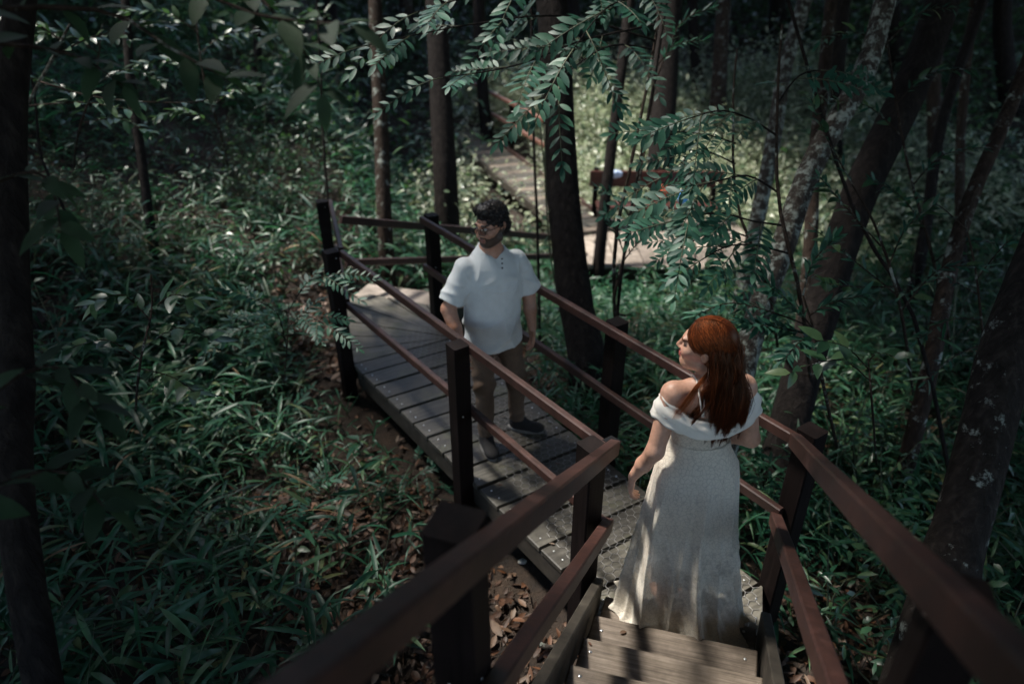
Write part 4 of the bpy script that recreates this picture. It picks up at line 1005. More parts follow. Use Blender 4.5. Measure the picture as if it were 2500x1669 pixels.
tree('thick grey edged trunk leaning beside the right stair railing', chain([(2700, 250, 3.1), (2560, 600, 3.05), (2455, 870, 3.0), (2390, 1130, 2.95), (2330, 1330, 2.9), (2290, 1480, 2.85)]), .115, .095, M_grey, 7, seed=13, flare=1.4)
tree('thin black trunk in the thicket behind the leaning trunks', chain([(2420, -60, 8.5), (2300, 300, 8.5), (2260, 560, 8.4)]), .07, .06, M_bark, 8, seed=14)
for i, (px, py, D, r) in enumerate([(700, 40, 15, .16), (820, 20, 18, .2), (1190, 60, 16, .16), (1010, 10, 22, .25), (560, 0, 16, .15), (1420, 20, 20, .2), (1760, 60, 16, .18), (2090, 60, 13, .14), (2200, 20, 18, .22), (2360, 80, 12, .12), (1880, 10, 22, .25), (180, -60, 14, .14), (420, -80, 18, .2), (2480, 60, 16, .2), (1290, -20, 26, .3), (1560, -30, 28, .3), (60, 60, 9, .08), (640, 140, 11, .06), (2420, 330, 9, .06), (1700, 130, 19, .15)]):
    x = at_d(px, py + 200, D); x2 = at_d(px + random.uniform(-60, 60), -200, D + random.uniform(-1, 1))
    b = Vector((x.x, x.y, float(gz(x.x, x.y)))); tree('dark trunk far back in the shaded forest', [b, b.lerp(x2, .5) + Vector((random.uniform(-.2, .2), 0, 0)), Vector((x2.x, x2.y, max(x2.z, 4.5)))], r, r * .7, M_bark if i % 3 else M_bark2, 8.5, seed=20 + i, nseg=14)
    TREES[-1][0]['group'] = 'far trunks in the shaded forest'
for i, (x, y) in enumerate([(-4.5, -1.5), (3.6, -1.2), (-8, 2.5), (7, 2), (-1.8, -4), (-11, 6), (9, 6.5), (1.6, -5.5)]):      # trees round the stair top, behind the viewpoint
    b = Vector((x, y, float(gz(x, y)))); tree('dark trunk standing around the top of the stair', [b, b + Vector((.1, .1, 3)), b + Vector((.2, -.1, 6))], .16, .1, M_bark, 8, seed=60 + i, nseg=14)
    TREES[-1][0]['group'] = 'trunks around the top of the stair'
# crowns: clumps of leaves spread over the forest roof, each hung on a limb of the nearest tree; gaps cut into this unseen roof to let sun onto chosen spots
def limb(root, P, c, r1):
    tp = P[-1] - np.array(root.location) ; s = P[int(len(P) * .82)] - np.array(root.location); e = np.array(c) - np.array(root.location)
    pth = smooth_path([s, s * .5 + e * .5 + [0, 0, .35], e], 7); V, F = tube_vf(pth, np.linspace(r1 * .6, .03, 7), 7); obj('limb', mesh('limb', V, F, M_bark, True), root)
ncr = 0; cr = random.Random(5)
for gx in np.arange(-27, 27.1, 2.35):
    for gy in np.arange(-7, 46, 2.35):
        if gy < 12 and abs(gx) > 16: continue
        for lay in (0, 1):
            c = np.array([gx + cr.uniform(-.8, .8) + lay * 1.1, gy + cr.uniform(-.8, .8) + lay * 1.1, (6.6, 9.0)[lay] + cr.uniform(-.6, .6)])
            if gy > 16: c[2] += .2 * (gy - 16)
            sc = cr.uniform(.85, 1.15); hit = False
            for g, gr in GAPS:
                g = np.array(g); q = g + SD * ((c[2] - g[2]) / SD[2])
                if np.linalg.norm((q - c)[:2]) < 1.15 * sc + gr: hit = True; break
            if hit: continue
            root, P, r1 = min(TREES, key=lambda t_: np.linalg.norm(t_[1][-1][:2] - c[:2]))
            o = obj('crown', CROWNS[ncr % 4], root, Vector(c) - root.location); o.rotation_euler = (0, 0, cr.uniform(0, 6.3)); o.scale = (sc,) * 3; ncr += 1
            limb(root, P, c, r1)

for c_, sc in (((-3.7, 2.35, 6.2), .55), ((-2.9, 1.5, 5.6), .5), ((-4.6, 3.1, 6.8), .6), ((-3.6, 1.3, 6.0), .6), ((-5.9, 4.0, 6.6), .8), ((-6.9, 4.9, 6.9), .8), ((-5.0, 3.3, 6.4), .6)):       # unseen crowns added to shade the bush and ground left of the stair
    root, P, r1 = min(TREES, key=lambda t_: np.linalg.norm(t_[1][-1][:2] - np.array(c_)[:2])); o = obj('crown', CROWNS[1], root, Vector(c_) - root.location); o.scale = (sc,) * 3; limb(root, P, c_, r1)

# ------------------------------------------------------------------ undergrowth
def in_deck(x, y, mrg=.12):
    """inside the walkway, stairs or platform footprint"""
    P = np.stack([x, y], -1); bad = np.zeros(len(P), bool)
    for poly in ([D0, F0, B0, A0], [A0, B0, A1 + [1.2, .1], A1], [E0 - ue * .1, E0 + ue * .95, E0 + ue * .95 + us * 3.2, E0 - ue * .1 + us * 3.2], [Q0, Q0 + e2 * 1.1, Q0 + e2 * 1.1 + s2 * 1.6, Q0 + s2 * 1.6],
                 [fa0, fa0 + pr * .8, fa0 + pr * .8 + hd * 8.4, fa0 + hd * 8.4], [np.array([p0.x - .15, p0.y]), np.array([p0.x + 2.6, p0.y]), np.array([p0.x + 2.6, p0.y + 2.1]), np.array([p0.x - .15, p0.y + 2.1])]):
        ins = np.ones(len(P), bool); poly = [np.array(p) for p in poly]
        if area(poly) < 0: poly = poly[::-1]
        for k in range(4):
            a, b = poly[k], poly[(k + 1) % 4]; n = np.array([-(b - a)[1], (b - a)[0]]); n = n / np.linalg.norm(n); ins &= ((P - a) @ n) > -mrg
        bad |= ins
    return bad
def in_view(x, y, z, m=260):
    d = np.stack([x, y, z - CAM_Z], -1); s, c = math.sin(R(29)), math.cos(R(29))
    dep = d[:, 1] * c - d[:, 2] * s; px = 1250 + FPX * d[:, 0] / np.maximum(dep, .1); py = 834.5 - FPX * (d[:, 1] * s + d[:, 2] * c) / np.maximum(dep, .1)
    return (dep > .5) & (px > -m) & (px < 2500 + m) & (py > -m - 100) & (py < 1669 + m + 150), px, py, dep
def litter_zone(px, py):      # parts of the floor where leaf litter shows bare
    return ((px > 640) & (px < 1480) & (py > 1180)) | ((px > 700) & (px < 880) & (py > 700) & (py < 960)) | ((px > 1900) & (px < 2150) & (py > 1380))
def scatter(n, xr, yr, dens=None, mrg=.12):
    x = rng.uniform(*xr, n); y = rng.uniform(*yr, n); z = gz(x, y)
    ok, px, py, dep = in_view(x, y, z); ok &= ~in_deck(x, y, mrg)
    ok &= ~((px > 1120) & (px < 1345) & (py > 230) & (py < 610) & (y > 6.6) & (y < 17) & (rng.uniform(0, 1, n) < .93))
    if dens is not None: ok &= rng.uniform(0, 1, n) < dens(x, y, px, py, dep)
    return x[ok], y[ok], z[ok]
def grass(x, y, z, r, hr=(.25, .72), nl=7, Lr=(.15, .34), Wr=(.017, .034), s=4, far=False):
    """bamboo grass: arching stems with alternate lanceolate leaves"""
    n = len(x); h = r.uniform(*hr, n); az = r.uniform(0, 2 * np.pi, n); ln = r.uniform(.1, .5, n)
    t = np.linspace(0, 1, 4)
    P = np.stack([x, y, z - .02], -1)[:, None] + np.stack([np.cos(az)[:, None] * ln[:, None] * h[:, None] * t ** 2, np.sin(az)[:, None] * ln[:, None] * h[:, None] * t ** 2, h[:, None] * t * (1 - .12 * t)], -1)
    Vt, Ft = tubes_many(P, np.tile([.0028, .0024, .002, .0012], (n, 1)), 3)
    tl = np.linspace(.35, 1, nl); bi = np.clip((tl * 3).astype(int), 0, 2); f = tl * 3 - bi
    base = P[:, bi] * (1 - f)[None, :, None] + P[:, bi + 1] * f[None, :, None]
    la = az[:, None] + r.uniform(-1.5, 1.5, (n, nl)) + (np.arange(nl) % 2) * np.pi; el = r.uniform(.05, .75, (n, nl))
    d = np.stack([np.cos(la) * np.cos(el), np.sin(la) * np.cos(el), np.sin(el)], -1).reshape(-1, 3)
    nm = np.array([0, 0, 1.]) + r.normal(0, .35, d.shape); m = n * nl
    V, F, idx = leaves(base.reshape(-1, 3), d, nm, r.uniform(*Lr, m), r.uniform(*Wr, m), r.uniform(.05, .9, m), s, .3)
    rv = np.clip(np.repeat(r.uniform(0, .7, n), nl) + r.uniform(0, .3, m), 0, 1)
    return [(V, F, rv[idx])], [(Vt, Ft, .2)]
def stuff(name, label, cat, leafparts, stemparts, mleaf):
    V, F, rn = merge(leafparts + stemparts); nlq = sum(len(f) for p in leafparts for f in p[1] if f.shape[1] == 4); nq = len(F[0]) if F[0].shape[1] == 4 else 0
    tot = sum(len(f) for f in F); mi = np.zeros(tot, int); mi[nlq:nq] = 1
    return tag(obj(name, mesh(name, V, F, [mleaf, M_stem], False, mi, rnd=rn)), label, cat, kind='stuff')
r = np.random.default_rng(11)
def dl_left(x, y, px, py, dep):
    d = np.clip(1.25 - dep / 22, .35, 1); d = d * np.where(litter_zone(px, py), .10, 1.)
    d *= .34 + .66 * sst(-.30, .30, np.sin(x * 2.1 + 1 + .8 * np.sin(y * 1.7)) * np.sin(y * 1.9 + x * .7) + .35 * np.sin(x * 4.3 + y * 3.1) + .12); return d
x, y, z = scatter(11500, (-13, .3), (.8, 15), dl_left)
sel = (x < -.2 - (y - 3) * .45) | ((y > 6.7) & (x < .9))
x, y, z = x[sel], y[sel], z[sel]
big_ = np.sin(x * .9 + 2) * np.sin(y * .8 + 1) > -.1; lp, sp = grass(x[~big_], y[~big_], z[~big_], r, (.18, .5), 7, (.11, .24), (.012, .024)); l2, s2_ = grass(x[big_], y[big_], z[big_], r, (.3, .85), 6, (.19, .38), (.022, .042)); lp += l2; sp += s2_
stuff('bamboo_grass', 'dense green bamboo grass covering the slope left of the boardwalk', 'grass', lp, sp, M_bamboo)
x, y, z = scatter(10500, (.2, 10), (.8, 12), lambda x, y, px, py, dep: np.where(litter_zone(px, py), .12, .8) * np.where(dep < 7.5, 1, .7))
sel = x > 1.35 - (y - 3) * .62; x, y, z = x[sel], y[sel], z[sel]
lp, sp = grass(x, y, z, r, (.2, .65), 7, (.13, .30), (.015, .030))
stuff('bamboo_grass', 'dark tangle of bamboo grass right of the boardwalk and stair', 'grass', lp, sp, M_bamboo)
# leafy shrubs beyond the platform, sunlight put into their pale leaf colour
def shrubs(x, y, z, r, hr, nl, Lr, Wr, spread=.4):
    n = len(x); h = r.uniform(*hr, n); m = n * nl
    q = r.normal(0, 1, (n, nl, 3)) * [spread, spread, .32]; q[..., 2] = np.abs(q[..., 2]) * h[:, None] * 1.4 + .1 * h[:, None]
    base = (np.stack([x, y, z], -1)[:, None] + q).reshape(-1, 3); d = unit(r.normal(0, 1, (m, 3)) * [1, 1, .4]); nm = r.normal(0, .45, (m, 3)) + [0, 0, 1]
    V, F, idx = leaves(base, d, nm, r.uniform(*Lr, m), r.uniform(*Wr, m), r.uniform(.1, .4, m), 3, .2)
    k = 6; tips = base.reshape(n, nl, 3)[:, :k]; b0 = np.broadcast_to(np.stack([x, y, z], -1)[:, None], tips.shape)
    P = np.stack([b0, b0 * .55 + tips * .45 + r.normal(0, .05, tips.shape), tips], 2).reshape(-1, 3, 3); Vt, Ft = tubes_many(P, np.tile([.01, .007, .003], (len(P), 1)), 3)
    return [(V, F, r.uniform(0, 1, m)[idx])], [(Vt, Ft, .2)]
x, y, z = scatter(1500, (-1.5, 9), (10.2, 21), lambda x, y, px, py, dep: .9 * np.ones_like(x))
lp, sp = shrubs(x, y, z, r, (.4, 1.3), 60, (.08, .18), (.03, .06))
stuff('sunlit_shrubs', 'mass of leaves coloured as if sunlit beyond the picnic platform', 'shrubs', lp, sp, M_sunlit_leaf)
x, y, z = scatter(3400, (-26, 26), (11, 45), lambda x, y, px, py, dep: np.where((px > 1150) & (px < 1950) & (dep < 22), .12, 1.))
lp, sp = shrubs(x, y, z, r, (.5, 1.8), 46, (.12, .28), (.04, .09), .6)
stuff('forest_thicket', 'deep dark thicket filling the forest behind everything', 'thicket', lp, sp, M_broad)
x, y, z = scatter(700, (-13, -2), (2.2, 12), lambda x, y, px, py, dep: np.where(litter_zone(px, py), 0, .6))
lp, sp = shrubs(x, y, z, r, (.3, .8), 22, (.05, .10), (.025, .045), .16)
stuff('low_shrubs', 'small broad leaved shrubs mixed through the slope grass', 'shrubs', lp, sp, M_broad)
x, y, z = scatter(900, (1.9, 9), (1.5, 9), lambda x, y, px, py, dep: .6 * np.ones_like(x))
lp, sp = shrubs(x, y, z, r, (.4, 1.1), 26, (.06, .12), (.02, .04), .2)
stuff('low_shrubs', 'small leaved shrubs tangled in the dark right-hand thicket', 'shrubs', lp, sp, M_broad)
# leaf litter
x, y, z = scatter(60000, (-9, 6), (.6, 9.5), lambda x, y, px, py, dep: np.where(litter_zone(px, py), 1., .38), .0)
n = len(x); a = r.uniform(0, 2 * np.pi, n); el = r.normal(.1, .35, n)
V, F, idx = leaves(np.stack([x, y, z + r.uniform(.0, .035, n)], -1), np.stack([np.cos(a) * np.cos(el), np.sin(a) * np.cos(el), np.sin(el)], -1), r.normal(0, .5, (n, 3)) + [0, 0, 1], r.uniform(.04, .11, n), r.uniform(.018, .042, n), r.uniform(-.3, .5, n), 3, .35)
tag(obj('leaf_litter', mesh('leaf_litter', V, F, M_litter, False, rnd=r.uniform(0, 1, n)[idx])), 'brown dead leaves carpeting the forest floor', 'leaf litter', kind='stuff')
x, y, z = scatter(2600, (-5, 4), (.6, 7), lambda x, y, px, py, dep: np.where(litter_zone(px, py), 1., .25), .0)
n = len(x); a = r.uniform(0, 2 * np.pi, n); L_ = r.uniform(.08, .35, n)[:, None, None]; t = np.linspace(-.5, .5, 4)[None, :, None]
P = np.stack([x, y, z + .012], -1)[:, None] + np.stack([np.cos(a), np.sin(a), r.normal(.05, .12, n)], -1)[:, None] * L_ * t + r.normal(0, .008, (n, 4, 3))
Vt, Ft = tubes_many(P, np.tile([.003, .0035, .003, .0015], (n, 1)) * r.uniform(.5, 1.6, (n, 1)), 4)
M_twig = m_bark('twig_bark', (.03, .022, .017), (.09, .066, .05), (.2, .16, .13), 0, 4)
tag(obj('twig_litter', mesh('twig_litter', Vt, Ft, M_twig)), 'dry twigs lying among the dead leaves', 'twigs', kind='stuff')

# ------------------------------------------------------------------ single plants with their own leaves
def leaf_mesh(name, L, Wd, bend, m, s=5, fold=.28, peak=.4):
    V, F, i = leaves([(0, 0, 0)], (0, 1, 0), (0, 0, 1), L, Wd, bend, s, fold, peak); return mesh(name, V, F, m, True)
BAM = [leaf_mesh('leaf', l, w_, b, M_bamboo) for l, w_, b in ((.24, .028, .25), (.20, .024, .5), (.27, .026, .7), (.17, .022, .15), (.22, .030, .4))]
BLADE = [leaf_mesh('leaf', l, w_, b, M_bamboo, 7, .2, .3) for l, w_, b in ((.42, .014, .5), (.5, .012, .8), (.36, .015, .3))]
BRD = [leaf_mesh('leaf', l, w_, b, M_broad, 5, .18, .38) for l, w_, b in ((.11, .05, .2), (.085, .04, .35), (.13, .055, .15))]
LNC = [leaf_mesh('leaf', l, w_, b, M_frond, 4, .2, .45) for l, w_, b in ((.065, .016, .1), (.055, .014, .25), (.075, .017, .05))]
DRY = [leaf_mesh('leaf', .3, .02, .5, M_dry, 5)]
def frame(d, nm):
    d = Vector(d).normalized(); nm = Vector(nm); x = d.cross(nm).normalized(); z = x.cross(d); return Matrix((x, d, z)).transposed()
def put_leaf(parent, me, p, d, nm, s=1., name='leaf'):
    o = obj(name, me, parent); o.matrix_basis = Matrix.Translation(p) @ frame(d, nm).to_4x4() @ Matrix.Scale(s, 4); return o
def single_plant(name, label, grp, pos, h, meshes, nl, lean=.3, el=(.0, .7), sc=(.8, 1.15), t0=.3, cat='plant'):
    root = thing(name, label, cat, pos, 0, grp); az = random.uniform(0, 6.28)
    pth = smooth_path([(0, 0, -.03), (math.cos(az) * lean * h * .3, math.sin(az) * lean * h * .3, h * .5), (math.cos(az) * lean * h, math.sin(az) * lean * h, h)], 6)
    V, F = tube_vf(pth, np.linspace(.004, .0018, 6), 5); obj('stem', mesh('stem', V, F, M_stem, True), root)
    for k in range(nl):
        t = t0 + (1 - t0) * k / max(1, nl - 1); i = min(4, int(t * 5)); q = Vector(pth[i]).lerp(Vector(pth[i + 1]), t * 5 - i)
        a = az + k * 2.4 + random.uniform(-.5, .5); e = random.uniform(*el)
        put_leaf(root, random.choice(meshes), q, (math.cos(a) * math.cos(e), math.sin(a) * math.cos(e), math.sin(e)), (random.gauss(0, .3), random.gauss(0, .3), 1), random.uniform(*sc))
    return root
def ground_at(px, py, dz=0):
    d = ray(px, py); t = .5
    while t < 40:
        q = Vector((0, 0, CAM_Z)) + d * t
        if q.z < float(gz(q.x, q.y)) + dz: return Vector((q.x, q.y, float(gz(q.x, q.y))))
        t += .03
    return None
def place(n, xr, yr, fn, ok=lambda x, y: True):
    k = 0; tries = 0
    while k < n and tries < n * 30:
        tries += 1; q = ground_at(random.uniform(*xr), random.uniform(*yr))
        if q is None or in_deck(np.array([q.x]), np.array([q.y]), .10)[0]: continue
        fn(q); k += 1
place(70, (80, 1000), (850, 1660), lambda q: single_plant('bamboo_grass_plant', 'bamboo grass plant with long pointed leaves left of the boardwalk', 'single bamboo grass plants on the left', q, random.uniform(.25, .55), BAM, random.randint(6, 9)))
place(45, (150, 760), (520, 900), lambda q: single_plant('bamboo_grass_plant', 'tall bamboo grass plant on the slope beyond the dark shrub', 'single bamboo grass plants on the slope', q, random.uniform(.35, .7), BAM, random.randint(6, 9)))
place(45, (1900, 2480), (820, 1500), lambda q: single_plant('bamboo_grass_plant', 'bamboo grass plant with long pointed leaves right of the stair', 'single bamboo grass plants on the right', q, random.uniform(.3, .6), BAM, random.randint(6, 9)))
place(16, (700, 1100), (880, 1250), lambda q: single_plant('sedge_tuft', 'tuft of narrow arching grass blades beside the boardwalk edge', 'sedge tufts beside the deck', q, .06, BLADE, random.randint(7, 11), .2, (.5, 1.3), (.5, .95), 0.1))
place(8, (2050, 2480), (850, 1100), lambda q: single_plant('sedge_tuft', 'tuft of narrow arching blades in the dark thicket by the leaning trunk', 'sedge tufts right', q, .3, BLADE, random.randint(7, 10), .2, (.3, 1.1), (.6, 1.0), 0.3))
place(26, (120, 1000), (900, 1640), lambda q: single_plant('broadleaf_seedling', 'small seedling with oval leaves among the grass left of the boardwalk', 'broadleaf seedlings on the left', q, random.uniform(.12, .4), BRD, random.randint(5, 9), .2, (-.1, .5), (.5, 1.0)))
# dead leaves one can pick out
DEAD = [leaf_mesh('fallen_leaf', l, w_, b, M_litter, 4, .35, .45) for l, w_, b in ((.10, .045, .1), (.085, .04, .3), (.12, .05, -.1), (.07, .032, .2))]
def dead(q, lb='brown fallen leaf lying on the forest floor', g='fallen leaves on the forest floor'):
    o = obj('fallen_leaf', random.choice(DEAD)); a = random.uniform(0, 6.3); e = random.gauss(.12, .2)
    o.matrix_basis = Matrix.Translation(q + Vector((0, 0, .03))) @ frame((math.cos(a) * math.cos(e), math.sin(a) * math.cos(e), math.sin(e)), (random.gauss(0, .3), random.gauss(0, .3), 1)).to_4x4() @ Matrix.Scale(random.uniform(.7, 1.15), 4)
    tag(o, lb, 'leaf', g)
place(150, (650, 1460), (1180, 1665), dead); place(40, (150, 760), (1200, 1660), dead); place(20, (690, 860), (720, 950), dead)
for (px, py, z, lb) in ((1215, 1187, .002, 'crumpled yellow brown leaf on the boardwalk planks'), (1512, 1547, RISE * 2, 'small curled leaf on a stair tread beside the dress hem')):
    q = at_z(px, py, z); o = obj('fallen_leaf', DEAD[3]); o.matrix_basis = Matrix.Translation(q + Vector((0, 0, .008))) @ frame((1, .3, .1), (.3, 0, 1)).to_4x4() @ Matrix.Scale(.55, 4); tag(o, lb, 'leaf')
V, F = sdf_mesh([(ell((0, 0, 0), (.03, .022, .018)), 0, 'u')], .006, lambda P: -.004 * fnoise(P, 90, 1)); q = ground_at(1275, 1380)
tag(obj('stone', mesh('stone', V, F, M_stone, True), None, q + Vector((0, 0, .02))), 'small white stone lying beside the boardwalk edge', 'stone')
for lb, pts, rr in (('mossy fallen branch lying beside the foot of the stair', [(1290, 1575), (1350, 1590), (1400, 1560)], .018), ('thin dry stick lying in the leaf litter below the stair railing', [(780, 1625), (870, 1640), (960, 1665)], .010)):
    pth = smooth_path([ground_at(*q) + Vector((0, 0, .035)) for q in pts], 10); c0 = pth[0].copy(); V, F = trunk_me(pth - c0, np.linspace(rr, rr * .6, 10), 8, .12)
    tag(obj('fallen_branch', mesh('fallen_branch', V, F, M_lichen, True), None, c0), lb, 'branch')

# ------------------------------------------------------------------ feathery branches
LEAFLET = [leaf_mesh('leaflet', l, w_, b, M_frond, 4, .12, .5) for l, w_, b in ((.078, .026, .12), (.07, .024, .2), (.085, .027, .08))]
def frond_proto(seed, n=8, L=.30, droop=.25):
    rr = random.Random(seed)
    pth = np.array([(0, L * t, -droop * L * t * t) for t in np.linspace(0, 1, 7)]); V, F = tube_vf(pth, np.linspace(.0035, .0014, 7), 4); me = mesh('frond', V, F, M_stem, True)
    lf = []
    for k in range(n):
        t = .16 + .80 * k / (n - 1); s = .62 + .5 * math.sin(math.pi * min(1, t * .85 + .1))
        for sx in (-1, 1):
            a = R(62 - 22 * t) + rr.uniform(-.15, .15)
            if rr.random() < .04: continue
            jz = rr.uniform(-.14, .12); p = Vector((0, L * t + rr.uniform(-.005, .005), -droop * L * t * t))
            lf.append((p, (sx * math.sin(a), math.cos(a), -.18 + jz), (rr.uniform(-.2, .2) - sx * .15, rr.uniform(-.12, .12), 1), s * rr.uniform(.7, 1.15), rr.randrange(3)))
    lf.append((Vector((0, L, -droop * L)), (0, 1, -.4), (0, 0, 1), .9, 0))
    return me, lf
FR = [frond_proto(1), frond_proto(2, 9, .34, .35), frond_proto(3, 7, .24, .15), frond_proto(4, 10, .36, .5), frond_proto(5, 8, .30, .6), frond_proto(6, 9, .31, .1)]
def put_frond(parent, k, p, d, nm, s=1.):
    me, lf = FR[k]; o = obj('frond', me, parent); o.matrix_basis = Matrix.Translation(p) @ frame(d, nm).to_4x4() @ Matrix.Scale(s, 4)
    for q, dd, n_, sc, li in lf: put_leaf(o, LEAFLET[li], q, dd, n_, sc, 'leaflet')
    return o
def feather_tree(label, stem, branches, r0=.022, nf=7, fs=1., tilt=1.1, name='sapling'):
    """stem: points from the ground up; branches: lists of points; fronds sit along the outer part of every branch"""
    root = thing(name, label, 'tree', stem[0]); o = Vector(stem[0])
    pth = smooth_path([Vector(p) - o for p in stem], 14); V, F = tube_vf(pth, np.linspace(r0, r0 * .45, 14), 8); obj('trunk', mesh('trunk', V, F, M_bark2, True), root)
    for bi, b in enumerate(branches):
        bp = smooth_path([Vector(p) - o for p in b], 12); V, F = tube_vf(bp, np.linspace(r0 * .5, .003, 12), 6); obj('branch', mesh('branch', V, F, M_bark, True), root)
        for k in range(nf):
            t = .25 + .75 * k / (nf - 1); i = min(10, int(t * 11)); q = Vector(bp[i]).lerp(Vector(bp[i + 1]), t * 11 - i); d = Vector(bp[i + 1] - bp[i]).normalized()
            sd = d.cross(Vector((0, 0, 1))).normalized() * (1 if k % 2 else -1); a = random.uniform(.5, 1.0)
            dd = d * math.cos(a) + sd * math.sin(a) + Vector((0, 0, random.uniform(-.25, .15)))
            if k == nf - 1: dd = d
            put_frond(root, random.randrange(6), q, dd, (random.gauss(0, .25), random.gauss(0, .2) - tilt, 1), fs * random.uniform(.8, 1.1))
    return root
# the tall one whose branches hang over the top of the view
base = ground_at(1505, 860)
stm = [base, at_d(1500, 620, 4.9), at_d(1545, 380, 4.8), at_d(1600, 100, 4.7), at_d(1640, -200, 4.6)]
feather_tree('tall sapling with feathery branches arching over the boardwalk', stm,
    [[at_d(1600, 100, 4.7), at_d(1380, 40, 4.3), at_d(1150, 60, 4.0), at_d(900, 110, 3.8)], [at_d(1600, 60, 4.7), at_d(1420, 100, 4.2), at_d(1260, 160, 3.9), at_d(1080, 190, 3.7)],
     [at_d(1610, 0, 4.7), at_d(1400, -30, 4.2), at_d(1200, -20, 3.9), at_d(1020, 30, 3.7)], [at_d(1590, 120, 4.7), at_d(1500, 110, 4.3), at_d(1420, 150, 4.0), at_d(1330, 230, 3.9)], [at_d(1620, -40, 4.6), at_d(1560, -10, 4.2), at_d(1480, 20, 3.9), at_d(1400, 120, 3.7)]], .016, 6, 1.3)
base = ground_at(1985, 1010)
feather_tree('sapling with feathery fronds in front of the picnic platform', [base, at_d(1960, 760, 3.9), at_d(1900, 480, 3.9), at_d(1900, 200, 3.9), at_d(1910, 60, 3.9)],
    [[at_d(1895, 330, 3.9), at_d(1830, 290, 3.8), at_d(1760, 270, 3.7), at_d(1680, 290, 3.6)], [at_d(1900, 470, 3.9), at_d(1830, 430, 3.8), at_d(1760, 440, 3.7), at_d(1690, 460, 3.7)], [at_d(1910, 550, 3.9), at_d(1840, 540, 3.8), at_d(1750, 520, 3.7), at_d(1640, 540, 3.6)],
     [at_d(1900, 250, 3.9), at_d(1960, 180, 4.0), at_d(2060, 170, 4.1)], [at_d(1930, 620, 3.9), at_d(1850, 600, 3.8), at_d(1780, 600, 3.7), at_d(1720, 630, 3.6)]], .014, 6, 1.15)
base = ground_at(690, 960)
feather_tree('small teal fronded sapling by the left post of the bend', [base, at_d(700, 860, 4.6), at_d(705, 740, 4.5)], [[at_d(700, 830, 4.55), at_d(650, 790, 4.4), at_d(600, 800, 4.3)], [at_d(704, 760, 4.5), at_d(750, 690, 4.4), at_d(810, 670, 4.3)], [at_d(702, 800, 4.5), at_d(740, 770, 4.4), at_d(790, 790, 4.3)], [at_d(700, 850, 4.6), at_d(680, 770, 4.4), at_d(640, 740, 4.3)]], .006, 5, .85, .4)
base = ground_at(1000, 1190)
feather_tree('low seedling with paired oval leaflets beside the boardwalk edge', [base, base + Vector((.02, 0, .12)), base + Vector((.03, 0, .2))], [[base + Vector((.02, 0, .1)), base + Vector((.12, -.05, .16)), base + Vector((.22, -.1, .15))], [base + Vector((.02, 0, .15)), base + Vector((-.05, -.1, .2)), base + Vector((-.12, -.2, .18))], [base + Vector((.03, 0, .2)), base + Vector((.1, .06, .25)), base + Vector((.2, .1, .22))]], .004, 3, .6, .2)
def leafy_tree(label, stem, branches, meshes, nl=22, r0=.02, s=(.8, 1.2), whorl=False, name='sapling', bm=None, el=.5):
    root = thing(name, label, 'tree', stem[0]); o = Vector(stem[0])
    pth = smooth_path([Vector(p) - o for p in stem], 14); V, F = tube_vf(pth, np.linspace(r0, r0 * .4, 14), 8); obj('trunk', mesh('trunk', V, F, bm or M_bark2, True), root)
    for b in branches:
        bp = smooth_path([Vector(p) - o for p in b], 12); V, F = tube_vf(bp, np.linspace(r0 * .45, .002, 12), 5); br = obj('branch', mesh('branch', V, F, M_bark2, True), root)
        for k in range(nl):
            t = .2 + .8 * k / (nl - 1); i = min(10, int(t * 11)); q = Vector(bp[i]).lerp(Vector(bp[i + 1]), t * 11 - i); d = Vector(bp[i + 1] - bp[i]).normalized()
            a = k * 2.4 + random.uniform(-.4, .4); sx = d.cross(Vector((0, 0, 1))).normalized(); up = sx.cross(d)
            dd = d * random.uniform(.5, 1.1) + sx * math.cos(a) * 1. + up * math.sin(a) * el
            put_leaf(br, random.choice(meshes), q, dd, (random.gauss(0, .3), random.gauss(0, .3) - .2, 1), random.uniform(*s))
    return root
base = ground_at(2050, 1120)
leafy_tree('shrub with narrow glossy leaves beside the lichen trunk and the bride', [base, at_d(2010, 940, 3.7), at_d(1990, 820, 3.7), at_d(1960, 720, 3.7)],
    [[at_d(1985, 800, 3.7), at_d(1880, 760, 3.6), at_d(1780, 740, 3.5), at_d(1700, 770, 3.4)], [at_d(1990, 820, 3.7), at_d(1900, 800, 3.6), at_d(1830, 790, 3.5)], [at_d(1975, 770, 3.7), at_d(2030, 740, 3.6), at_d(2110, 720, 3.5)], [at_d(1985, 800, 3.7), at_d(1930, 740, 3.6), at_d(1880, 700, 3.5)], [at_d(2000, 850, 3.7), at_d(1960, 830, 3.5), at_d(1920, 870, 3.4)], [at_d(1960, 720, 3.7), at_d(1985, 640, 3.6), at_d(2040, 580, 3.5)]], LNC, 40, .012, (1.15, 1.7))
base = ground_at(2140, 1150)
leafy_tree('shrub with large toothed oval leaves above the right stair railing', [base, at_d(2130, 1000, 3.3), at_d(2120, 880, 3.3)],
    [[at_d(2125, 930, 3.3), at_d(2060, 880, 3.2), at_d(1980, 890, 3.1), at_d(1930, 910, 3.05)], [at_d(2120, 880, 3.3), at_d(2150, 860, 3.2), at_d(2200, 880, 3.1)], [at_d(2120, 900, 3.3), at_d(2070, 850, 3.2), at_d(2010, 830, 3.1)]], BRD, 9, .008, (.8, 1.15))
base = ground_at(1560, 760)
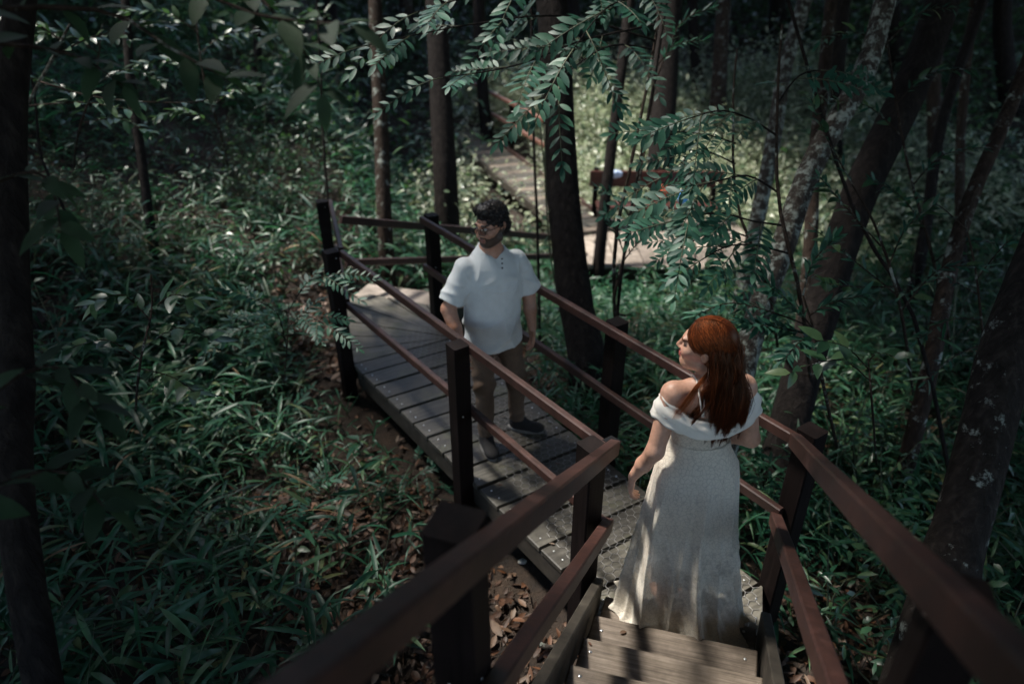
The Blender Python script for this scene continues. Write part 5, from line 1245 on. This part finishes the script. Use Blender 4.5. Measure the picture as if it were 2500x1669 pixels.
leafy_tree('thin stemmed sapling with narrow leaves before the platform', [base, at_d(1500, 760, 5.4), at_d(1540, 560, 5.3), at_d(1580, 330, 5.2), at_d(1610, 120, 5.2)],
    [[at_d(1525, 620, 5.3), at_d(1500, 560, 5.2), at_d(1480, 520, 5.1)], [at_d(1520, 640, 5.3), at_d(1560, 590, 5.2), at_d(1600, 560, 5.1)], [at_d(1545, 540, 5.3), at_d(1500, 480, 5.2), at_d(1460, 460, 5.1)], [at_d(1605, 160, 5.2), at_d(1650, 110, 5.1), at_d(1720, 100, 5.0)], [at_d(1600, 200, 5.2), at_d(1660, 60, 5.1), at_d(1740, 20, 5.0)], [at_d(1550, 520, 5.3), at_d(1600, 470, 5.2), at_d(1660, 440, 5.1)]], LNC, 26, .014, (1., 1.5))
base = ground_at(2230, 980)
leafy_tree('arching twiggy shrub in the dark thicket by the thick trunk', [base, at_d(2200, 760, 4.1), at_d(2140, 560, 4.0), at_d(2080, 450, 3.9)],
    [[at_d(2190, 720, 4.1), at_d(2090, 640, 4.0), at_d(1990, 560, 3.8)], [at_d(2150, 600, 4.), at_d(2060, 500, 3.9), at_d(2000, 430, 3.8)], [at_d(2170, 650, 4.1), at_d(2210, 560, 4.0), at_d(2280, 500, 3.9)], [at_d(2200, 760, 4.1), at_d(2290, 660, 4.0), at_d(2390, 650, 3.9)], [at_d(2110, 500, 3.95), at_d(2020, 340, 3.9), at_d(1980, 240, 3.8)], [at_d(2190, 700, 4.1), at_d(2080, 700, 3.9), at_d(2010, 690, 3.8)]], LNC + BRD[1:2], 26, .012, (.9, 1.3))
base = ground_at(330, 1050)
leafy_tree('dark broad leaved shrub in the left undergrowth below the pale seed head', [base, at_d(340, 900, 3.6), at_d(370, 760, 3.6), at_d(368, 670, 3.6)],
    [[at_d(345, 880, 3.6), at_d(260, 830, 3.5), at_d(170, 850, 3.4)], [at_d(350, 850, 3.6), at_d(430, 800, 3.5), at_d(520, 830, 3.4)], [at_d(365, 780, 3.6), at_d(300, 720, 3.5), at_d(230, 740, 3.4)], [at_d(365, 760, 3.6), at_d(420, 720, 3.5), at_d(470, 730, 3.4)], [at_d(345, 900, 3.6), at_d(420, 920, 3.4), at_d(480, 960, 3.3)]], BRD, 13, .009, (.8, 1.2))
# near, out of focus branches of the slim trunk at the left
base = ground_at(150, 1500)
leafy_tree('shadowed bush of broad leaves hanging close in at the upper left', [Vector((-1.75, .9, float(gz(-1.75, .9)))), Vector((-1.6, 1.1, 1.8)), Vector((-1.35, 1.3, 3.1))],
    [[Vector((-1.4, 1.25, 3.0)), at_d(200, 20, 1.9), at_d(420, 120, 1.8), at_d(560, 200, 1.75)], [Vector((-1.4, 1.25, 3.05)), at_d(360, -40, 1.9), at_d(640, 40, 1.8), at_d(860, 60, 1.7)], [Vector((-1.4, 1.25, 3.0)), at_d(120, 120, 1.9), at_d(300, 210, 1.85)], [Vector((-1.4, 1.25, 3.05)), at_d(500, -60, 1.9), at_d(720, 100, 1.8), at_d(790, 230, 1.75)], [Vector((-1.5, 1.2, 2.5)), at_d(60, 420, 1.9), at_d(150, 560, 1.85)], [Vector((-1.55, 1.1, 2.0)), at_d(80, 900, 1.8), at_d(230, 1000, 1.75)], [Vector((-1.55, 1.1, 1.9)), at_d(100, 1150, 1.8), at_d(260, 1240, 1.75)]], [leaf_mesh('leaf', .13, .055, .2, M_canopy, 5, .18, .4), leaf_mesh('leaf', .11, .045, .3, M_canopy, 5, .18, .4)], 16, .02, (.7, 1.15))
leafy_tree('grey barked sapling with sparse pale leaves at the top of the slope', [ground_at(30, 560), at_d(0, 400, 5.4), at_d(60, 270, 5.2), at_d(130, 140, 5.1), at_d(170, 60, 5.0)],
    [[at_d(60, 260, 5.2), at_d(200, 250, 5.0), at_d(330, 270, 4.9)], [at_d(100, 200, 5.1), at_d(250, 240, 5.0), at_d(470, 250, 4.9), at_d(560, 215, 4.8)], [at_d(130, 140, 5.1), at_d(230, 90, 5.0), at_d(330, 100, 4.9)], [at_d(150, 100, 5.1), at_d(90, 60, 5.0), at_d(20, 40, 4.9)]], BRD, 16, .02, (.7, 1.1), bm=M_lichen)
# ivy on the big trunk
iv = thing('climbing_vine', 'leafy green vine climbing the large dark trunk behind the railing', 'vine', bigP[0])
for k in range(3):
    ph = 2.6 + k * .9; n = 24; i = np.linspace(0, 12, n); Pp = np.array([bigP[min(24, int(a))] * (1 - (a % 1)) + bigP[min(25, int(a) + 1)] * (a % 1) for a in i]); rr = .17 + .06 * np.exp(-i * .8)
    off = np.stack([np.cos(ph + i * .22 + 3.1) * rr, np.sin(ph + i * .22 + 3.1) * rr, 0 * i], -1) * 1.03; pth = Pp + off - bigP[0]
    V, F = tube_vf(pth, .008, 5); s_ = obj('vine_stem', mesh('vine_stem', V, F, M_stem, True), iv)
    for j in range(26):
        t = random.uniform(0, n - 2); q = Vector(pth[int(t)]); o_ = Vector(off[int(t)]).normalized()
        put_leaf(s_, random.choice(BRD), q, o_ + Vector((random.gauss(0, .7), random.gauss(0, .7), random.gauss(-.2, .4))), o_ + Vector((0, 0, .8)), random.uniform(.6, 1.))
# thin bare saplings
for lb, pts, rr in (('thin bare stem rising in front of the lower boardwalk', [(1312, 560, 7.0), (1305, 400, 7.0), (1300, 200, 7.0)], .016), ('thin dark stem standing in the slope grass behind the tall post', [(795, 420, 7.6), (788, 300, 7.6), (784, 190, 7.6)], .014), ('slender leaning stem with twigs left of the pale sapling', [(160, 520, 6.5), (100, 380, 6.5), (85, 240, 6.5)], .015), ('thin dark stem in the right thicket beneath the slender trunk', [(2250, 830, 4.6), (2130, 600, 4.6), (2050, 420, 4.6)], .014), ('thin upright stem beside the right railing post', [(1500, 880, 5.2), (1520, 640, 5.1), (1590, 240, 5.0)], .014)):
    tree(lb, [at_d(*q) for q in pts], rr, rr * .7, M_bark, 4.2, 'sapling', 1.2, 3, 14)
# things on the bench
V, F = sdf_mesh([(ell((0, 0, 0), (.13, .08, .07)), 0, 'u')], .015, lambda P: -.012 * fnoise(P, 25, 1)); M_blue = fabric('pale_blue_cloth', (.42, .52, .72)); M_orange = fabric('orange_cloth', (.50, .07, .02)); M_azure = fabric('azure_cloth', (.05, .25, .6))
tag(obj('cloth', mesh('cloth', V, F, M_blue, True), None, at_y(1500, 425, p0.y + 1.95)), 'pale blue cloth bundled on the red bench board', 'cloth')
V, F = sdf_mesh([(ell((0, 0, 0), (.12, .10, .09)), 0, 'u'), (ell((.04, 0, .08), (.06, .05, .05)), .04, 'u')], .015, lambda P: -.015 * fnoise(P, 22, 2))
tag(obj('bag', mesh('bag', V, F, M_orange, True), None, at_y(1612, 470, p0.y + 1.55)), 'bright orange bag resting on the red bench', 'bag')
V, F = sdf_mesh([(ell((0, 0, 0), (.09, .08, .11)), 0, 'u')], .012, lambda P: -.01 * fnoise(P, 25, 3))
tag(obj('bag', mesh('bag', V, F, M_azure, True), None, at_y(1668, 482, p0.y + 1.55)), 'small blue bag beside the orange one on the bench', 'bag')

# ------------------------------------------------------------------ more saplings: right-hand thicket and the upper slope
base = ground_at(1905, 930)
feather_tree('leafy feathery sapling between the lichen trunk and the platform', [base, at_d(1880, 720, 4.3), at_d(1800, 500, 4.2), at_d(1790, 250, 4.2), at_d(1800, 120, 4.2)],
    [[at_d(1795, 400, 4.2), at_d(1720, 370, 4.1), at_d(1660, 400, 4.0), at_d(1620, 450, 3.9)], [at_d(1795, 350, 4.2), at_d(1730, 330, 4.1), at_d(1640, 320, 4.0)], [at_d(1830, 580, 4.2), at_d(1760, 560, 4.1), at_d(1690, 590, 4.0)]], .012, 5, 1.1)
base = ground_at(2330, 900)
leafy_tree('dark small leaved sapling deep in the right thicket', [base, at_d(2280, 640, 5.2), at_d(2220, 420, 5.1), at_d(2180, 200, 5.0), at_d(2160, 40, 5.0)],
    [[at_d(2260, 560, 5.2), at_d(2200, 480, 5.), at_d(2130, 440, 4.9)], [at_d(2230, 450, 5.1), at_d(2300, 380, 5.), at_d(2400, 360, 4.9)], [at_d(2200, 330, 5.1), at_d(2120, 260, 4.9), at_d(2040, 250, 4.8)], [at_d(2190, 250, 5.), at_d(2270, 180, 4.9), at_d(2380, 170, 4.8)], [at_d(2170, 120, 5.), at_d(2090, 80, 4.9), at_d(2000, 100, 4.8)], [at_d(2280, 640, 5.2), at_d(2360, 590, 5.), at_d(2460, 600, 4.9)], [at_d(2170, 100, 5.), at_d(2250, 30, 4.9), at_d(2350, 20, 4.8)]], LNC + BRD[1:2], 30, .014, (1., 1.5))
base = ground_at(2420, 1000)
leafy_tree('drooping shrub beside the thick grey edged trunk', [base, at_d(2400, 820, 4.2), at_d(2380, 650, 4.1), at_d(2350, 520, 4.1)],
    [[at_d(2390, 720, 4.1), at_d(2300, 680, 4.), at_d(2200, 720, 3.9)], [at_d(2385, 680, 4.1), at_d(2450, 600, 4.), at_d(2500, 560, 3.9)], [at_d(2395, 780, 4.2), at_d(2320, 780, 4.), at_d(2240, 830, 3.9)], [at_d(2360, 560, 4.1), at_d(2290, 500, 4.), at_d(2230, 480, 3.9)], [at_d(2400, 840, 4.2), at_d(2330, 870, 4.), at_d(2260, 930, 3.9)]], BAM[3:4] + LNC, 16, .010, (.7, 1.1))
base = ground_at(1690, 720)
leafy_tree('bright leaved shrub below the edge of the picnic platform', [base, at_d(1690, 680, 6.6), at_d(1700, 620, 6.5)], [[at_d(1690, 690, 6.6), at_d(1620, 650, 6.4), at_d(1560, 660, 6.3)], [at_d(1690, 670, 6.6), at_d(1760, 640, 6.4), at_d(1830, 650, 6.3)], [at_d(1698, 630, 6.5), at_d(1680, 580, 6.4), at_d(1640, 560, 6.3)]], BRD, 18, .01, (.7, 1.1))
base = ground_at(560, 420)
leafy_tree('twiggy sapling with scattered leaves high on the slope', [base, at_d(540, 330, 6.8), at_d(500, 200, 6.6), at_d(480, 60, 6.5), at_d(470, -60, 6.4)],
    [[at_d(500, 200, 6.6), at_d(420, 150, 6.4), at_d(340, 160, 6.2)], [at_d(490, 130, 6.6), at_d(560, 80, 6.4), at_d(660, 90, 6.2)], [at_d(485, 80, 6.5), at_d(400, 30, 6.3), at_d(300, 30, 6.2)], [at_d(515, 260, 6.7), at_d(600, 210, 6.4), at_d(720, 230, 6.2)], [at_d(475, 0, 6.4), at_d(560, -20, 6.2), at_d(650, 10, 6.1)], [at_d(530, 310, 6.8), at_d(450, 270, 6.5), at_d(380, 290, 6.4)]], BRD, 22, .014, (.7, 1.2))
base = ground_at(180, 420)
leafy_tree('leafy shrub crowding the top of the slope by the grey sapling', [base, at_d(190, 330, 5.8), at_d(230, 200, 5.7), at_d(250, 60, 5.6)],
    [[at_d(210, 260, 5.7), at_d(130, 200, 5.5), at_d(50, 190, 5.4)], [at_d(225, 210, 5.7), at_d(310, 170, 5.5), at_d(400, 200, 5.4)], [at_d(240, 130, 5.6), at_d(160, 80, 5.5), at_d(90, 90, 5.4)], [at_d(245, 90, 5.6), at_d(330, 50, 5.5), at_d(420, 70, 5.4)], [at_d(200, 300, 5.8), at_d(290, 290, 5.6), at_d(370, 330, 5.5)]], BRD, 22, .012, (.7, 1.2))

# ------------------------------------------------------------------ ferns and a few dry canes
def fern(q, lb, g):
    root = thing('fern', lb, 'fern', q, 0, g)
    for k in range(random.randint(4, 6)):
        a = k * 1.25 + random.uniform(-.4, .4); e = random.uniform(.3, .9)
        put_frond(root, random.choice((1, 3)), Vector((0, 0, .02)), (math.cos(a) * math.cos(e), math.sin(a) * math.cos(e), math.sin(e)), (random.gauss(0, .15), random.gauss(0, .15), 1), random.uniform(.8, 1.25))
place(9, (150, 760), (620, 1250), lambda q: fern(q, 'low fern with paired leaflets growing in the slope grass', 'ferns on the slope'))
place(5, (1900, 2400), (900, 1400), lambda q: fern(q, 'dark fern in the thicket right of the stair railing', 'ferns right of the stair'))
place(14, (100, 900), (560, 1500), lambda q: single_plant('dry_grass_stalk', 'straw coloured dry grass stalk among green blades on the left', 'dry grass stalks on the left', q, random.uniform(.3, .6), DRY, 3, .6, (-.2, .5), (.7, 1.1), .4))
place(6, (2150, 2480), (850, 1200), lambda q: single_plant('dry_grass_stalk', 'straw coloured dry stalk by the grey trunk right of the stair', 'dry grass stalks on the right', q, random.uniform(.35, .7), DRY, 3, .6, (-.2, .5), (.8, 1.2), .4))

for k in range(26):         # crumbs of leaf on the planks and treads
    px, py, z = (random.uniform(880, 1500), random.uniform(800, 1450), .002) if k < 19 else (random.uniform(1420, 1830), random.uniform(1540, 1660), RISE * random.choice((2, 3)))
    q = at_z(px, py, z)
    if k < 19 and not in_deck(np.array([q.x]), np.array([q.y]), -.06)[0]: continue
    if k >= 19:
        kk = int(np.clip(np.floor(((np.array([q.x, q.y]) - T0) @ us) / RUN), 0, 8)); z = RISE * (kk + 1); q.z = z
    o = obj('fallen_leaf', random.choice(DEAD)); a = random.uniform(0, 6.3); o.matrix_basis = Matrix.Translation(q + Vector((0, 0, .007))) @ frame((math.cos(a), math.sin(a), .08), (random.gauss(0, .25), random.gauss(0, .25), 1)).to_4x4() @ Matrix.Scale(random.uniform(.22, .5), 4)
    tag(o, 'small dead leaf lying on the boardwalk or stair boards', 'leaf', 'small leaves on the boards')

# every empty sits at the foot of its thing
for o in [o for o in bpy.data.objects if o.type == 'EMPTY' and o.parent is None and o.location.length < 1e-6 and o.children]:
    pts = []
    for c in o.children:
        if c.type == 'MESH' and c.data.vertices:
            M = c.matrix_basis; pts += [M @ Vector(b) for b in c.bound_box]
    lo = Vector([min(p_[i] for p_ in pts) for i in range(3)]); hi = Vector([max(p_[i] for p_ in pts) for i in range(3)])
    f = Vector(((lo.x + hi.x) / 2, (lo.y + hi.y) / 2, lo.z)); o.location = f
    for c in o.children: c.location = c.location - f
